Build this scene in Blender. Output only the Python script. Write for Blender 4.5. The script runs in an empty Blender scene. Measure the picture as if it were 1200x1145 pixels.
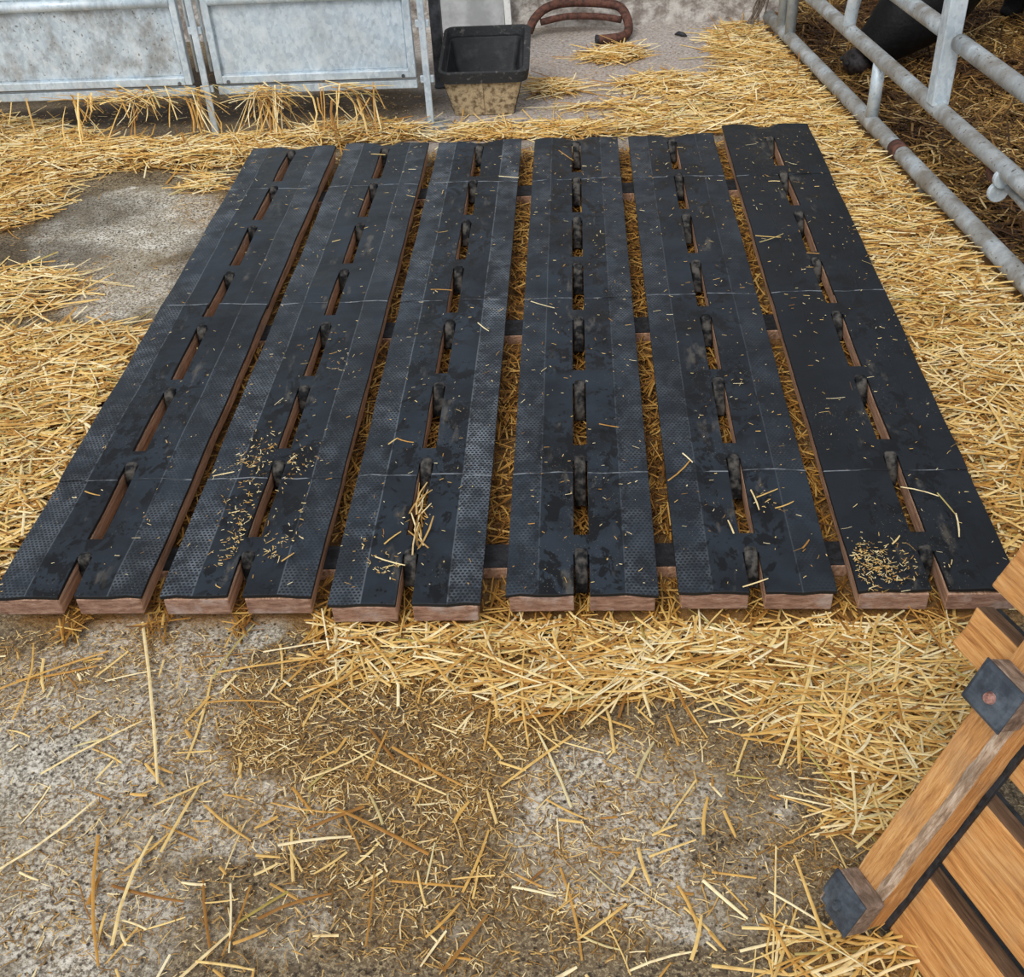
import bpy, bmesh, math, random
import numpy as np
from mathutils import Vector, Matrix

random.seed(7)
rng = np.random.default_rng(11)
scene = bpy.context.scene
COL = scene.collection

# ------------------------------------------------------------------ camera
FPX, PITCH, ROLL, YAW = 1319.8, 0.660757, -0.0596920, 0.0767505   # focal length in pixels of a 1200 px wide frame
ZT = 0.085                                                        # height of the deck's top face
CAM = np.array([0, 0, 1.5 + ZT])
s_, c_ = math.sin(YAW), math.cos(YAW)
sp_, cp_ = math.sin(PITCH), math.cos(PITCH)
R0 = np.array([c_, s_, 0]); FW = np.array([-s_ * cp_, c_ * cp_, -sp_]); D0 = np.array([s_ * sp_, -c_ * sp_, -cp_])
cr_, sr_ = math.cos(ROLL), math.sin(ROLL)
UX = cr_ * R0 - sr_ * D0
VX = sr_ * R0 + cr_ * D0


def at(px, py, z=0.0):
    d = FW + UX * (px - 600) / FPX + VX * (py - 572.5) / FPX
    t = (z - CAM[2]) / d[2]
    return CAM + d * t


cam_d = bpy.data.cameras.new('camera')
cam = bpy.data.objects.new('camera', cam_d)
COL.objects.link(cam)
cam_d.sensor_fit = 'HORIZONTAL'
cam_d.sensor_width = 36
cam_d.lens = 36 * FPX / 1200
cam_d.clip_start = 0.02
M = Matrix(((UX[0], -VX[0], -FW[0], CAM[0]), (UX[1], -VX[1], -FW[1], CAM[1]), (UX[2], -VX[2], -FW[2], CAM[2]), (0, 0, 0, 1)))
cam.matrix_world = M
scene.camera = cam


# ------------------------------------------------------------------ object helpers
def tag(o, label=None, cat=None, group=None, kind=None):
    if label: o['label'] = label
    if cat: o['category'] = cat
    if group: o['group'] = group
    if kind: o['kind'] = kind
    return o


def empty(name, loc=(0, 0, 0), rz=0):
    o = bpy.data.objects.new(name, None)
    COL.objects.link(o)
    o.location = loc
    o.rotation_euler = (0, 0, rz)
    o.empty_display_size = 0.1
    return o


def link(name, me, mat=None, parent=None, smooth=False):
    o = bpy.data.objects.new(name, me)
    COL.objects.link(o)
    if mat:
        for m in (mat if isinstance(mat, (list, tuple)) else [mat]):
            me.materials.append(m)
    if parent: o.parent = parent
    if smooth:
        me.shade_smooth()
    return o


def obj(name, bm, mat, parent=None, smooth=False, bevel=0.0, seg=2):
    me = bpy.data.meshes.new(name)
    bmesh.ops.recalc_face_normals(bm, faces=bm.faces[:])
    bm.to_mesh(me)
    bm.free()
    o = link(name, me, mat, parent, smooth)
    if bevel:
        md = o.modifiers.new('bevel', 'BEVEL')
        md.width = bevel; md.segments = seg; md.limit_method = 'ANGLE'; md.angle_limit = math.radians(35)
    return o


def add_box(bm, lo, hi, frame=None, nx=1, mi=0):
    """axis box lo..hi; frame = (origin, x, y, z) maps local to world; nx = cuts along the longest axis"""
    lo = np.array(lo, float); hi = np.array(hi, float)
    ax = int(np.argmax(hi - lo))
    vs = []
    oth = [i for i in range(3) if i != ax]
    for k in range(nx + 1):
        t = k / nx
        for a, b in ((0, 0), (1, 0), (1, 1), (0, 1)):
            p = np.zeros(3)
            p[ax] = lo[ax] + (hi[ax] - lo[ax]) * t
            p[oth[0]] = (lo, hi)[a][oth[0]]
            p[oth[1]] = (lo, hi)[b][oth[1]]
            if frame is not None:
                p = frame[0] + frame[1] * p[0] + frame[2] * p[1] + frame[3] * p[2]
            vs.append(bm.verts.new(p))
    fs = []
    for k in range(nx):
        for j in range(4):
            a = vs[k * 4 + j]; b = vs[k * 4 + (j + 1) % 4]
            c = vs[(k + 1) * 4 + (j + 1) % 4]; d = vs[(k + 1) * 4 + j]
            fs.append(bm.faces.new((a, b, c, d)))
    fs.append(bm.faces.new(vs[:4])); fs.append(bm.faces.new(vs[-4:]))
    for f in fs: f.material_index = mi
    return vs


def add_tube(bm, pts, r, n=14, caps=True):
    pts = [Vector(p) for p in pts]
    rs = r if isinstance(r, (list, tuple)) else [r] * len(pts)
    rings = []
    up = None
    for i, p in enumerate(pts):
        if i == 0: t = pts[1] - pts[0]
        elif i == len(pts) - 1: t = pts[-1] - pts[-2]
        else: t = (pts[i + 1] - p).normalized() + (p - pts[i - 1]).normalized()
        t.normalize()
        if up is None:
            up = Vector((0, 0, 1)) if abs(t.z) < 0.9 else Vector((1, 0, 0))
        x = t.cross(up).normalized()
        y = x.cross(t).normalized()
        up = y
        rings.append([bm.verts.new(p + (x * math.cos(2 * math.pi * k / n) + y * math.sin(2 * math.pi * k / n)) * rs[i]) for k in range(n)])
    for a, b in zip(rings, rings[1:]):
        for k in range(n):
            bm.faces.new((a[k], a[(k + 1) % n], b[(k + 1) % n], b[k]))
    if caps:
        bm.faces.new(rings[0]); bm.faces.new(rings[-1])


def smooth_path(pts, n=8):
    P = [Vector(p) for p in pts]
    P = [P[0] * 2 - P[1]] + P + [P[-1] * 2 - P[-2]]
    out = []
    for i in range(1, len(P) - 2):
        for k in range(n):
            t = k / n
            a, b, c, d = P[i - 1], P[i], P[i + 1], P[i + 2]
            out.append(0.5 * ((2 * b) + (c - a) * t + (2 * a - 5 * b + 4 * c - d) * t * t + (3 * b - a - 3 * c + d) * t ** 3))
    out.append(P[-2])
    return out


# ------------------------------------------------------------------ node helpers
class NT:
    def __init__(self, name):
        self.m = bpy.data.materials.new(name)
        self.m.use_nodes = True
        self.t = self.m.node_tree
        self.b = self.t.nodes['Principled BSDF']

    def n(self, typ, **kw):
        nd = self.t.nodes.new(typ)
        for k, v in kw.items(): setattr(nd, k, v)
        return nd

    def put(self, sock, v):
        if isinstance(v, bpy.types.NodeSocket): self.t.links.new(v, sock)
        elif isinstance(v, (tuple, list)) and len(v) == 3 and sock.type == 'RGBA': sock.default_value = (*v, 1)
        else: sock.default_value = v

    def math(self, op, a, b=0.0, c=None, clamp=False):
        nd = self.n('ShaderNodeMath', operation=op, use_clamp=clamp)
        self.put(nd.inputs[0], a); self.put(nd.inputs[1], b)
        if c is not None: self.put(nd.inputs[2], c)
        return nd.outputs[0]

    def coord(self, which='Object'):
        return self.n('ShaderNodeTexCoord').outputs[which]

    def mapped(self, vec, scale=(1, 1, 1), rot=(0, 0, 0), loc=(0, 0, 0)):
        nd = self.n('ShaderNodeMapping')
        self.put(nd.inputs['Vector'], vec)
        nd.inputs['Scale'].default_value = scale
        nd.inputs['Rotation'].default_value = rot
        nd.inputs['Location'].default_value = loc
        return nd.outputs[0]

    def noise(self, vec, scale=5, detail=4, rough=0.55, dist=0.0):
        nd = self.n('ShaderNodeTexNoise')
        self.put(nd.inputs['Vector'], vec)
        nd.inputs['Scale'].default_value = scale
        nd.inputs['Detail'].default_value = detail
        nd.inputs['Roughness'].default_value = rough
        nd.inputs['Distortion'].default_value = dist
        return nd.outputs['Fac']

    def voronoi(self, vec, scale=5, feature='F1', out='Distance', rnd=1.0):
        nd = self.n('ShaderNodeTexVoronoi', feature=feature)
        self.put(nd.inputs['Vector'], vec)
        nd.inputs['Scale'].default_value = scale
        nd.inputs['Randomness'].default_value = rnd
        return nd.outputs[out]

    def step(self, v, lo, hi, a=0.0, b=1.0):
        nd = self.n('ShaderNodeMapRange', interpolation_type='SMOOTHSTEP')
        self.put(nd.inputs['Value'], v)
        self.put(nd.inputs['From Min'], lo); self.put(nd.inputs['From Max'], hi)
        self.put(nd.inputs['To Min'], a); self.put(nd.inputs['To Max'], b)
        return nd.outputs[0]

    def ramp(self, v, stops):
        nd = self.n('ShaderNodeValToRGB')
        self.put(nd.inputs[0], v)
        e = nd.color_ramp.elements
        while len(e) < len(stops): e.new(0.5)
        for i, (p, c) in enumerate(stops):
            e[i].position = p
            e[i].color = (*c, 1)
        return nd.outputs[0]

    def mix(self, f, a, b, blend='MIX'):
        nd = self.n('ShaderNodeMix', data_type='RGBA', blend_type=blend)
        self.put(nd.inputs[0], f); self.put(nd.inputs[6], a); self.put(nd.inputs[7], b)
        return nd.outputs[2]

    def bump(self, h, strength=0.3, dist=0.01, normal=None):
        nd = self.n('ShaderNodeBump')
        self.put(nd.inputs['Height'], h)
        nd.inputs['Strength'].default_value = strength
        nd.inputs['Distance'].default_value = dist
        if normal is not None: self.put(nd.inputs['Normal'], normal)
        return nd.outputs[0]

    def attr(self, name):
        return self.n('ShaderNodeAttribute', attribute_name=name).outputs['Fac']

    def out(self, color=None, rough=None, normal=None, metal=None, spec=None):
        if color is not None: self.put(self.b.inputs['Base Color'], color)
        if rough is not None: self.put(self.b.inputs['Roughness'], rough)
        if normal is not None: self.put(self.b.inputs['Normal'], normal)
        if metal is not None: self.put(self.b.inputs['Metallic'], metal)
        if spec is not None: self.b.inputs['Specular IOR Level'].default_value = spec
        return self.m


def srgb(r, g, b):
    f = lambda v: (v / 255 / 12.92) if v / 255 <= 0.04045 else ((v / 255 + 0.055) / 1.055) ** 2.4
    return (f(r), f(g), f(b))


# ------------------------------------------------------------------ materials
def straw_mat(name, stops, rough=0.6, brown=0.0):
    k = NT(name)
    isl = k.n('ShaderNodeNewGeometry').outputs['Random Per Island']
    c = k.ramp(isl, stops)
    p = k.n('ShaderNodeNewGeometry').outputs['Position']
    c = k.mix(k.step(k.noise(p, 60, 2), 0.45, 0.75, 0, 0.35), c, srgb(160, 110, 56), 'MULTIPLY')
    if brown:
        c = k.mix(k.step(k.noise(p, 2.3, 3), 0.42, 0.62, 0, brown), c, srgb(120, 82, 40), 'MULTIPLY')
    return k.out(c, rough, spec=0.35)


MAT_STRAW = straw_mat('straw', [(0, srgb(138, 92, 38)), (0.14, srgb(188, 136, 60)), (0.4, srgb(220, 178, 98)), (0.66, srgb(236, 206, 136)), (0.92, srgb(247, 232, 188)), (1, srgb(170, 150, 70))], brown=0.15)
MAT_STRAW_PEN = straw_mat('pen_straw', [(0, srgb(60, 40, 18)), (0.35, srgb(104, 74, 32)), (0.7, srgb(150, 112, 54)), (0.9, srgb(196, 158, 92)), (1, srgb(230, 206, 150))], brown=0.75)  # brown dirty straw; the pen's shadow is put into these darker tones too
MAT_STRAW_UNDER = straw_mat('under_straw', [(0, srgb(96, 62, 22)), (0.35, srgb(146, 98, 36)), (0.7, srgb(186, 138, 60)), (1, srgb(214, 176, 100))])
MAT_CHAFF = straw_mat('chaff', [(0, srgb(104, 74, 34)), (0.35, srgb(160, 120, 60)), (0.7, srgb(204, 166, 98)), (1, srgb(242, 224, 176))])


def mat_rubber():
    k = NT('wet_black_rubber')
    co = k.coord()
    sep = k.n('ShaderNodeSeparateXYZ'); k.put(sep.inputs[0], co)
    x, y = sep.outputs[0], sep.outputs[1]
    oi = k.n('ShaderNodeObjectInfo')
    oc = k.n('ShaderNodeSeparateColor'); k.put(oc.inputs[0], oi.outputs['Color'])
    tread_left, tread_right, worn = oc.outputs[0], oc.outputs[1], oc.outputs[2]
    geo = k.n('ShaderNodeNewGeometry').outputs['Position']
    nz = k.n('ShaderNodeSeparateXYZ'); k.put(nz.inputs[0], k.n('ShaderNodeNewGeometry').outputs['Normal'])
    topf = k.step(nz.outputs[2], 0.6, 0.8)
    # hexagonal dimples
    p = 0.0088
    v = k.math('DIVIDE', y, p * 0.9)
    row = k.math('FLOOR', v)
    odd = k.math('FLOORED_MODULO', row, 2.0)
    u = k.math('ADD', k.math('DIVIDE', x, p), k.math('MULTIPLY', odd, 0.5))
    fu = k.math('SUBTRACT', k.math('FRACT', u), 0.5)
    fv = k.math('SUBTRACT', k.math('FRACT', v), 0.5)
    d = k.math('SQRT', k.math('ADD', k.math('MULTIPLY', fu, fu), k.math('MULTIPLY', fv, fv)))
    dot = k.step(d, 0.26, 0.40, 1.0, 0.0)
    bl = k.math('MULTIPLY', k.math('LESS_THAN', x, -0.086), tread_left)
    br = k.math('MULTIPLY', k.math('GREATER_THAN', x, 0.086), tread_right)
    band = k.math('ADD', bl, br)
    band = k.math('MULTIPLY', band, k.math('MULTIPLY', k.step(k.noise(geo, 5, 3), 0.32, 0.6, 0.3, 1.0), k.step(k.noise(geo, 1.7, 2), .35, .6, .45, 1.0)))
    # ridge line between tread and smooth part
    ridge = k.step(k.math('ABSOLUTE', k.math('SUBTRACT', k.math('ABSOLUTE', x), 0.0855)), 0.0006, 0.0022, 1, 0)
    wet = k.step(k.noise(k.mapped(geo, (1.5, 1, 1)), 17, 4, 0.62, 0.5), 0.52, 0.56)
    wetmask = k.step(k.noise(geo, 3.1, 2), 0.38, 0.48)
    specks = k.step(k.voronoi(k.mapped(geo, (1.3, 1, 1)), 62), 0.22, 0.30, 1, 0)
    specks = k.math('MULTIPLY', specks, k.step(k.noise(geo, 9, 2), 0.52, 0.6))
    inner = k.step(k.math('ABSOLUTE', x), 0.07, 0.11, 1.0, 0.35)
    wet2 = k.math('MULTIPLY', k.step(k.noise(k.mapped(geo, (1.2, 1, 1)), 48, 3, .6, .4), .56, .6), k.step(k.noise(geo, 5, 2), .47, .58))
    wet = k.math('MAXIMUM', wet, wet2)
    wetv = k.math('MULTIPLY', k.math('MAXIMUM', k.math('MULTIPLY', wet, wetmask), specks), inner)
    base = k.mix(k.step(k.noise(geo, 7, 4), .3, .7), srgb(21, 26, 32), srgb(39, 47, 56))
    base = k.mix(k.math('MULTIPLY', worn, 0.75), base, srgb(17, 19, 22))
    hi = k.math('MULTIPLY', band, k.math('SUBTRACT', 1.0, dot))
    hi = k.math('MULTIPLY', hi, k.step(k.noise(geo, 17, 4, .65), 0.38, 0.66, 0.2, 1.15))
    c = k.mix(k.math('MULTIPLY', hi, 0.62), base, srgb(122, 129, 136))
    c = k.mix(k.math('MULTIPLY', k.math('MULTIPLY', band, dot), 0.7), c, srgb(20, 23, 27))
    c = k.mix(k.math('MULTIPLY', ridge, k.math('MULTIPLY', k.math('MAXIMUM', tread_left, tread_right), 0.35)), c, srgb(120, 126, 132))
    c = k.mix(k.math('MULTIPLY', wetv, 0.92), c, srgb(6, 7, 9))
    # dried muck beside the slots
    muck = k.math('MULTIPLY', k.step(k.noise(k.mapped(geo, (2.2, .7, 1)), 9, 5, 0.65), 0.58, 0.70), k.step(k.math('ABSOLUTE', k.math('SUBTRACT', k.math('ABSOLUTE', x), 0.04)), 0.01, 0.04, 1, 0))
    c = k.mix(k.math('MULTIPLY', muck, 0.34), c, srgb(120, 112, 100))
    dust = k.step(k.voronoi(geo, 150), 0.10, 0.16, 1, 0)
    dust = k.math('MULTIPLY', dust, k.step(k.noise(geo, 6, 2), 0.5, 0.65))
    c = k.mix(k.math('MULTIPLY', dust, 0.5), c, srgb(150, 140, 120))
    c = k.mix(topf, srgb(24, 25, 27), c)
    r = k.math('ADD', 0.50, k.math('MULTIPLY', wetv, -0.16))
    h = k.math('ADD', k.math('MULTIPLY', k.math('MULTIPLY', band, dot), -0.6), k.math('MULTIPLY', ridge, 0.5))
    h = k.math('ADD', h, k.math('MULTIPLY', k.noise(geo, 45, 3), 0.35))
    nm = k.bump(h, 0.35, 0.003)
    nm = k.bump(k.noise(geo, 6, 2), 0.25, 0.02, nm)
    return k.out(c, r, nm, spec=0.32)


MAT_RUBBER = mat_rubber()


def mat_flap():
    k = NT('dusty_rubber_flap')
    g = k.n('ShaderNodeNewGeometry').outputs['Position']
    c = k.mix(k.step(k.noise(g, 45, 4), 0.38, 0.66), srgb(18, 19, 21), srgb(84, 80, 75))
    return k.out(c, 0.8, k.bump(k.noise(g, 90, 3), 0.5, 0.004), spec=0.2)


MAT_FLAP = mat_flap()


def mat_seam():
    k = NT('seam_lip')
    g = k.n('ShaderNodeNewGeometry').outputs['Position']
    c = k.mix(k.step(k.noise(g, 30, 3), 0.35, 0.6), srgb(40, 45, 51), srgb(112, 117, 122))  # light caught by the raised seam edge, painted as paler grey
    return k.out(c, 0.6)


MAT_SEAM = mat_seam()


def mat_wood(name, dark, mid, light, scale=(1, 14, 14), rough=0.65, dirt=None, dirt_amt=0.5, saw=0.0, axis_scale=9, spec=0.35):
    k = NT(name)
    co = k.coord()
    v = k.mapped(co, scale)
    g = k.noise(v, axis_scale, 6, 0.62, 0.6)
    c = k.ramp(g, [(0.28, dark), (0.5, mid), (0.74, light)])
    fine = k.noise(k.mapped(co, tuple(q * 6 for q in scale)), axis_scale, 3)
    c = k.mix(k.step(fine, 0.45, 0.8, 0, 0.4), c, dark, 'MULTIPLY')
    p = k.n('ShaderNodeNewGeometry').outputs['Position']
    if dirt is not None:
        c = k.mix(k.step(k.noise(p, 11, 5, 0.65), 0.48, 0.68, 0, dirt_amt), c, dirt)
    h = k.math('ADD', k.math('MULTIPLY', g, 0.6), k.math('MULTIPLY', fine, 0.5))
    return k.out(c, rough, k.bump(h, 0.5, 0.004), spec=spec)


# slats lie along Y; the pallet's timbers carry their own local axes
MAT_SLAT = mat_wood('wet_brown_slat', srgb(120, 88, 68), srgb(184, 144, 116), srgb(222, 186, 158), (14, 1, 14), 0.6, srgb(140, 118, 102), 0.5)
MAT_SLAT_END = mat_wood('wet_slat_end', srgb(96, 68, 54), srgb(142, 108, 90), srgb(176, 148, 128), (3, 3, 12), 0.6, srgb(172, 158, 150), 0.7)
MAT_PINE = mat_wood('fresh_orange_pine', srgb(146, 92, 44), srgb(198, 140, 78), srgb(226, 178, 116), (1, 14, 14), 0.7, srgb(176, 142, 104), 0.25)
MAT_PINE_OLD = mat_wood('weathered_pine', srgb(80, 66, 56), srgb(134, 114, 98), srgb(178, 162, 148), (4, 8, 8), 0.8, srgb(84, 70, 60), 0.6)


def mat_galv(name='galvanised_steel', dirty=0.3, mud=0.0):
    k = NT(name)
    p = k.n('ShaderNodeNewGeometry').outputs['Position']
    sp = k.voronoi(k.mapped(p, (1, 1, 0.6)), 95, out='Color')
    spx = k.n('ShaderNodeSeparateColor'); k.put(spx.inputs[0], sp)
    c = k.mix(spx.outputs[0], srgb(176, 190, 200), srgb(204, 216, 222))
    c = k.mix(k.step(k.noise(p, 14, 5, 0.7), 0.45, 0.7), c, srgb(214, 222, 226))
    c = k.mix(k.step(k.noise(k.mapped(p, (1.5, 1.5, 1.1)), 6, 5, 0.7), 0.40, 0.68, 0, dirty), c, srgb(120, 114, 104))
    if mud:
        c = k.mix(k.step(k.noise(p, 9, 5, .65), .25, .6, mud * .35, mud), c, srgb(128, 120, 108))
    c = k.mix(k.step(k.noise(p, 70, 2), 0.62, 0.72, 0, dirty), c, srgb(92, 84, 72))
    return k.out(c, k.step(k.noise(p, 20, 3), 0.3, 0.7, 0.38, 0.6), k.bump(k.noise(p, 40, 4), 0.12, 0.003), metal=0.2)


MAT_GALV = mat_galv('galvanised_steel', 0.25)
MAT_GALV_DIRTY = mat_galv('dirty_galvanised_sheet', 0.75)
MAT_GALV_PIPE = mat_galv('muddy_galvanised_pipe', 0.92, .62)


def mat_simple(name, a, b, scale=20, rough=0.7, bump=0.3, lo=0.35, hi=0.65, bd=0.006, spec=0.4, metal=0.0):
    k = NT(name)
    p = k.n('ShaderNodeNewGeometry').outputs['Position']
    c = k.mix(k.step(k.noise(p, scale, 5, 0.65), lo, hi), a, b)
    return k.out(c, rough, k.bump(k.noise(p, scale * 2, 4), bump, bd), spec=spec, metal=metal)


MAT_RUST = mat_simple('rusty_steel', srgb(58, 38, 32), srgb(104, 66, 52), 40, 0.8, 0.5)
MAT_TROUGH = mat_simple('worn_black_rubber', srgb(24, 25, 28), srgb(58, 58, 58), 14, 0.55, 0.4, 0.45, 0.75)
MAT_TROUGH_RIM = mat_simple('scuffed_rubber_rim', srgb(40, 41, 43), srgb(118, 112, 104), 48, 0.65, 0.5, 0.55, 0.76)
MAT_MUD = mat_simple('dried_mud_coat', srgb(112, 94, 70), srgb(186, 166, 132), 46, 0.9, 0.6, 0.36, 0.58)
MAT_WALL = mat_simple('rough_concrete_wall', srgb(128, 118, 110), srgb(190, 184, 176), 16, 0.9, 0.8, 0.36, 0.62, 0.02)
MAT_BOARD = mat_simple('pale_grey_board', srgb(158, 160, 160), srgb(190, 192, 192), 9, 0.7, 0.2)
MAT_WHITE = mat_simple('white_painted_bar', srgb(206, 206, 202), srgb(236, 236, 232), 60, 0.5, 0.2, 0.3, 0.45)
MAT_DARKPOST = mat_simple('dark_grey_steel', srgb(56, 58, 62), srgb(92, 94, 98), 20, 0.6, 0.2)
MAT_STONE = mat_simple('grey_concrete_lump', srgb(110, 110, 108), srgb(164, 164, 160), 34, 0.9, 0.9, bd=0.012)
MAT_COW = mat_simple('black_cow_coat', srgb(5, 5, 6), srgb(15, 15, 17), 30, 0.6, 0.5, spec=0.25)
MAT_NOSE = mat_simple('grey_black_muzzle', srgb(22, 19, 19), srgb(58, 50, 50), 50, 0.4, 0.3)
MAT_PAD = mat_simple('blue_black_rubber_pad', srgb(48, 54, 62), srgb(84, 92, 100), 22, 0.5, 0.35, 0.4, 0.7)
MAT_BOLT = mat_simple('worn_copper_coloured_bolt', srgb(140, 96, 84), srgb(196, 150, 136), 80, 0.45, 0.4, metal=0.5)
MAT_BLACKSTRIP = mat_simple('thin_black_rubber', srgb(22, 23, 25), srgb(46, 48, 52), 50, 0.6, 0.4)
MAT_TWINE = mat_simple('grey_brown_twine', srgb(70, 60, 52), srgb(120, 106, 92), 80, 0.9, 0.3)


def mat_floor():
    k = NT('wet_barn_concrete')
    p = k.n('ShaderNodeNewGeometry').outputs['Position']
    straw, dry, back, dark = k.attr('straw'), k.attr('dry'), k.attr('back'), k.attr('dark')
    base = k.mix(k.noise(p, 9, 6, 0.7), srgb(66, 55, 41), srgb(130, 113, 87))
    base = k.mix(k.step(k.noise(p, 150, 3, .6), 0.48, 0.58, 0, 0.7), base, srgb(176, 158, 124))
    base = k.mix(k.step(k.noise(p, 95, 3, .6), 0.52, 0.62, 0, 0.75), base, srgb(46, 38, 29))
    light = k.mix(k.step(k.noise(p, 140, 4, 0.7), .40, .58), srgb(122, 112, 98), srgb(210, 202, 184))
    light = k.mix(k.step(k.noise(p, 16, 5, .7), .47, .68, 0, .85), light, srgb(230, 224, 210))
    light = k.mix(k.step(k.noise(p, 100, 3, .65), .52, .6, 0, .75), light, srgb(98, 88, 74))
    light = k.mix(k.step(k.noise(p, 4.5, 3, .6), .45, .65, 0, .6), light, srgb(134, 122, 100))
    n1 = k.noise(p, 6, 6, 0.68)
    dfac = k.step(k.math('ADD', k.math('MULTIPLY', dry, 0.9), k.math('MULTIPLY', k.math('SUBTRACT', n1, 0.5), 1.7)), 0.30, 0.75)
    c = k.mix(dfac, base, light)
    bk = k.mix(k.step(k.noise(p, 70, 5, 0.7), .3, .68), srgb(138, 128, 120), srgb(196, 187, 180))
    c = k.mix(back, c, bk)
    pits = k.step(k.voronoi(p, 75), 0.16, 0.30, 1, 0)
    pits = k.math('MULTIPLY', pits, k.step(k.noise(p, 8, 3), 0.44, 0.58))
    pits2 = k.step(k.noise(p, 150, 2), 0.60, 0.68)
    pits3 = k.math('MULTIPLY', k.step(k.noise(p, 66, 4, .6), .61, .66), .9)
    pit = k.math('MAXIMUM', k.math('MAXIMUM', pits, pits3), k.math('MULTIPLY', pits2, 0.7))
    c = k.mix(k.math('MULTIPLY', pit, k.math('SUBTRACT', 0.95, k.math('MULTIPLY', back, 0.6))), c, srgb(36, 31, 26))
    fib = k.step(k.noise(k.mapped(p, (1, 1, 1)), 190, 2, 0.5, 2.0), 0.54, 0.62)
    fib = k.math('MULTIPLY', fib, k.step(k.math('ADD', straw, k.math('MULTIPLY', k.noise(p, 7, 3), 0.5)), 0.25, 0.6))
    c = k.mix(k.math('MULTIPLY', fib, 0.7), c, srgb(186, 142, 70))
    c = k.mix(k.math('MULTIPLY', straw, 0.72), c, k.mix(k.noise(p, 130, 3), srgb(92, 60, 26), srgb(176, 124, 58)))  # straw-brown chaff stain, its dark tone also painting shadow in gaps between stems
    c = k.mix(dark, c, k.mix(k.noise(p, 40, 4), srgb(28, 21, 14), srgb(66, 50, 32)))  # painted gate shade and dark patches go over the concrete colour
    r = k.step(n1, 0.35, 0.65, 0.5, 0.85)
    h = k.math('ADD', k.math('MULTIPLY', k.noise(p, 90, 5, 0.7), 1.0), k.math('MULTIPLY', pits, -0.8))
    return k.out(c, r, k.bump(h, 0.7, 0.006), spec=0.35)


MAT_FLOOR = mat_floor()

# ------------------------------------------------------------------ straw density over the ground
PANEL_EDGES = [(-1.178, -0.871), (-0.835, -0.53), (-0.495, -0.195), (-0.148, 0.149), (0.187, 0.489), (0.527, 0.834)]
DECK = (-1.178, 0.834, 1.577, 3.967)
BAR_A = np.array([0.888, 5.55]); BAR_B = np.array([1.357, 1.93])     # foot line of the feed barrier


def vnoise(x, y, sc, seed=0):
    r = np.random.default_rng(seed)
    G = r.random((64, 64))
    u = x * sc; v = y * sc
    i = np.floor(u).astype(int); j = np.floor(v).astype(int)
    fu = u - i; fv = v - j
    fu = fu * fu * (3 - 2 * fu); fv = fv * fv * (3 - 2 * fv)
    g = lambda a, b: G[a % 64, b % 64]
    return (g(i, j) * (1 - fu) + g(i + 1, j) * fu) * (1 - fv) + (g(i, j + 1) * (1 - fu) + g(i + 1, j + 1) * fu) * fv


def blobs(x, y, L):
    out = np.zeros_like(x)
    for px, py, rx, ry, a in L:
        c = at(px, py)
        d = ((x - c[0]) / rx) ** 2 + ((y - c[1]) / ry) ** 2
        out = np.maximum(out, a * np.clip(1.6 - 1.1 * d, 0, 1) ** 0.9)
    return out


# (pixel of the centre on the ground, radii in metres, amount)
THICK = [
    (60, 186, .75, .13, .9), (200, 184, .50, .11, .8), (0, 240, .22, .25, .6), (-90, 200, .6, .5, .8), (235, 215, .08, .10, .4),
    (10, 345, .22, .16, .6), (50, 440, .36, .24, 1.0), (10, 520, .32, .3, 1.0), (-20, 600, .22, .25, .9), (140, 440, .16, .13, .8), (95, 490, .15, .12, .7),
    (350, 166, .5, .06, .9), (640, 158, .5, .05, .75), (790, 154, .25, .05, .75), (330, 166, .45, .05, .8), (420, 160, .35, .06, .9), (520, 160, .3, .045, .5), (620, 150, .4, .05, .5), (760, 148, .4, .05, .5), (720, 66, .13, .10, .75), (770, 100, .14, .14, .6), (740, 125, .3, .05, .45),
    (650, 105, .10, .09, .75), (820, 135, .3, .10, .55),
    (900, 60, .22, .42, 1.0), (880, 110, .28, .25, .95), (930, 130, .25, .5, 1.0), (980, 190, .22, .5, 1.0), (1060, 250, .30, .5, 1.0), (1110, 360, .35, .5, 1.0),
    (1160, 480, .3, .4, 1.0), (1200, 560, .22, .3, 1.0), (1190, 620, .14, .2, .9),
    (480, 728, .22, .07, 1.0), (700, 722, .6, .035, 1.0), (1000, 724, .3, .04, 1.0), (180, 726, .3, .025, .45), (540, 755, .12, .10, 1.0), (440, 770, .12, .07, .75), (600, 735, .15, .07, 1.0), (700, 745, .22, .07, 1.0), (800, 750, .22, .09, 1.0),
    (640, 815, .13, .05, .8), (760, 790, .22, .06, .9), (900, 755, .22, .10, 1.0), (1000, 760, .15, .12, 1.0), (1070, 790, .12, .14, 1.0), (960, 830, .14, .08, .85), (1030, 870, .10, .14, .9),
    (1010, 940, .06, .08, .6), (1040, 950, .07, .06, .6), (1010, 1130, .08, .04, .7), (930, 1110, .04, .03, .3),
]
CHAFF = [
    (420, 860, .26, .16, .75), (520, 900, .22, .14, .6), (560, 820, .2, .1, .9), (350, 820, .2, .13, .5), (250, 860, .2, .1, .35), (130, 770, .25, .1, .45), (60, 800, .2, .12, .4),
    (480, 1010, .2, .12, .42), (360, 950, .2, .12, .35), (640, 960, .2, .12, .35), (560, 1080, .3, .08, .3), (200, 1000, .3, .2, .2), (820, 980, .25, .16, .22), (900, 890, .1, .08, .35), (760, 880, .25, .08, .3),
    (940, 1000, .06, .06, .4), (250, 240, .14, .18, .4), (120, 330, .3, .2, .2), (700, 100, .6, .45, .22), (300, 130, .8, .2, .35),
]
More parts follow.
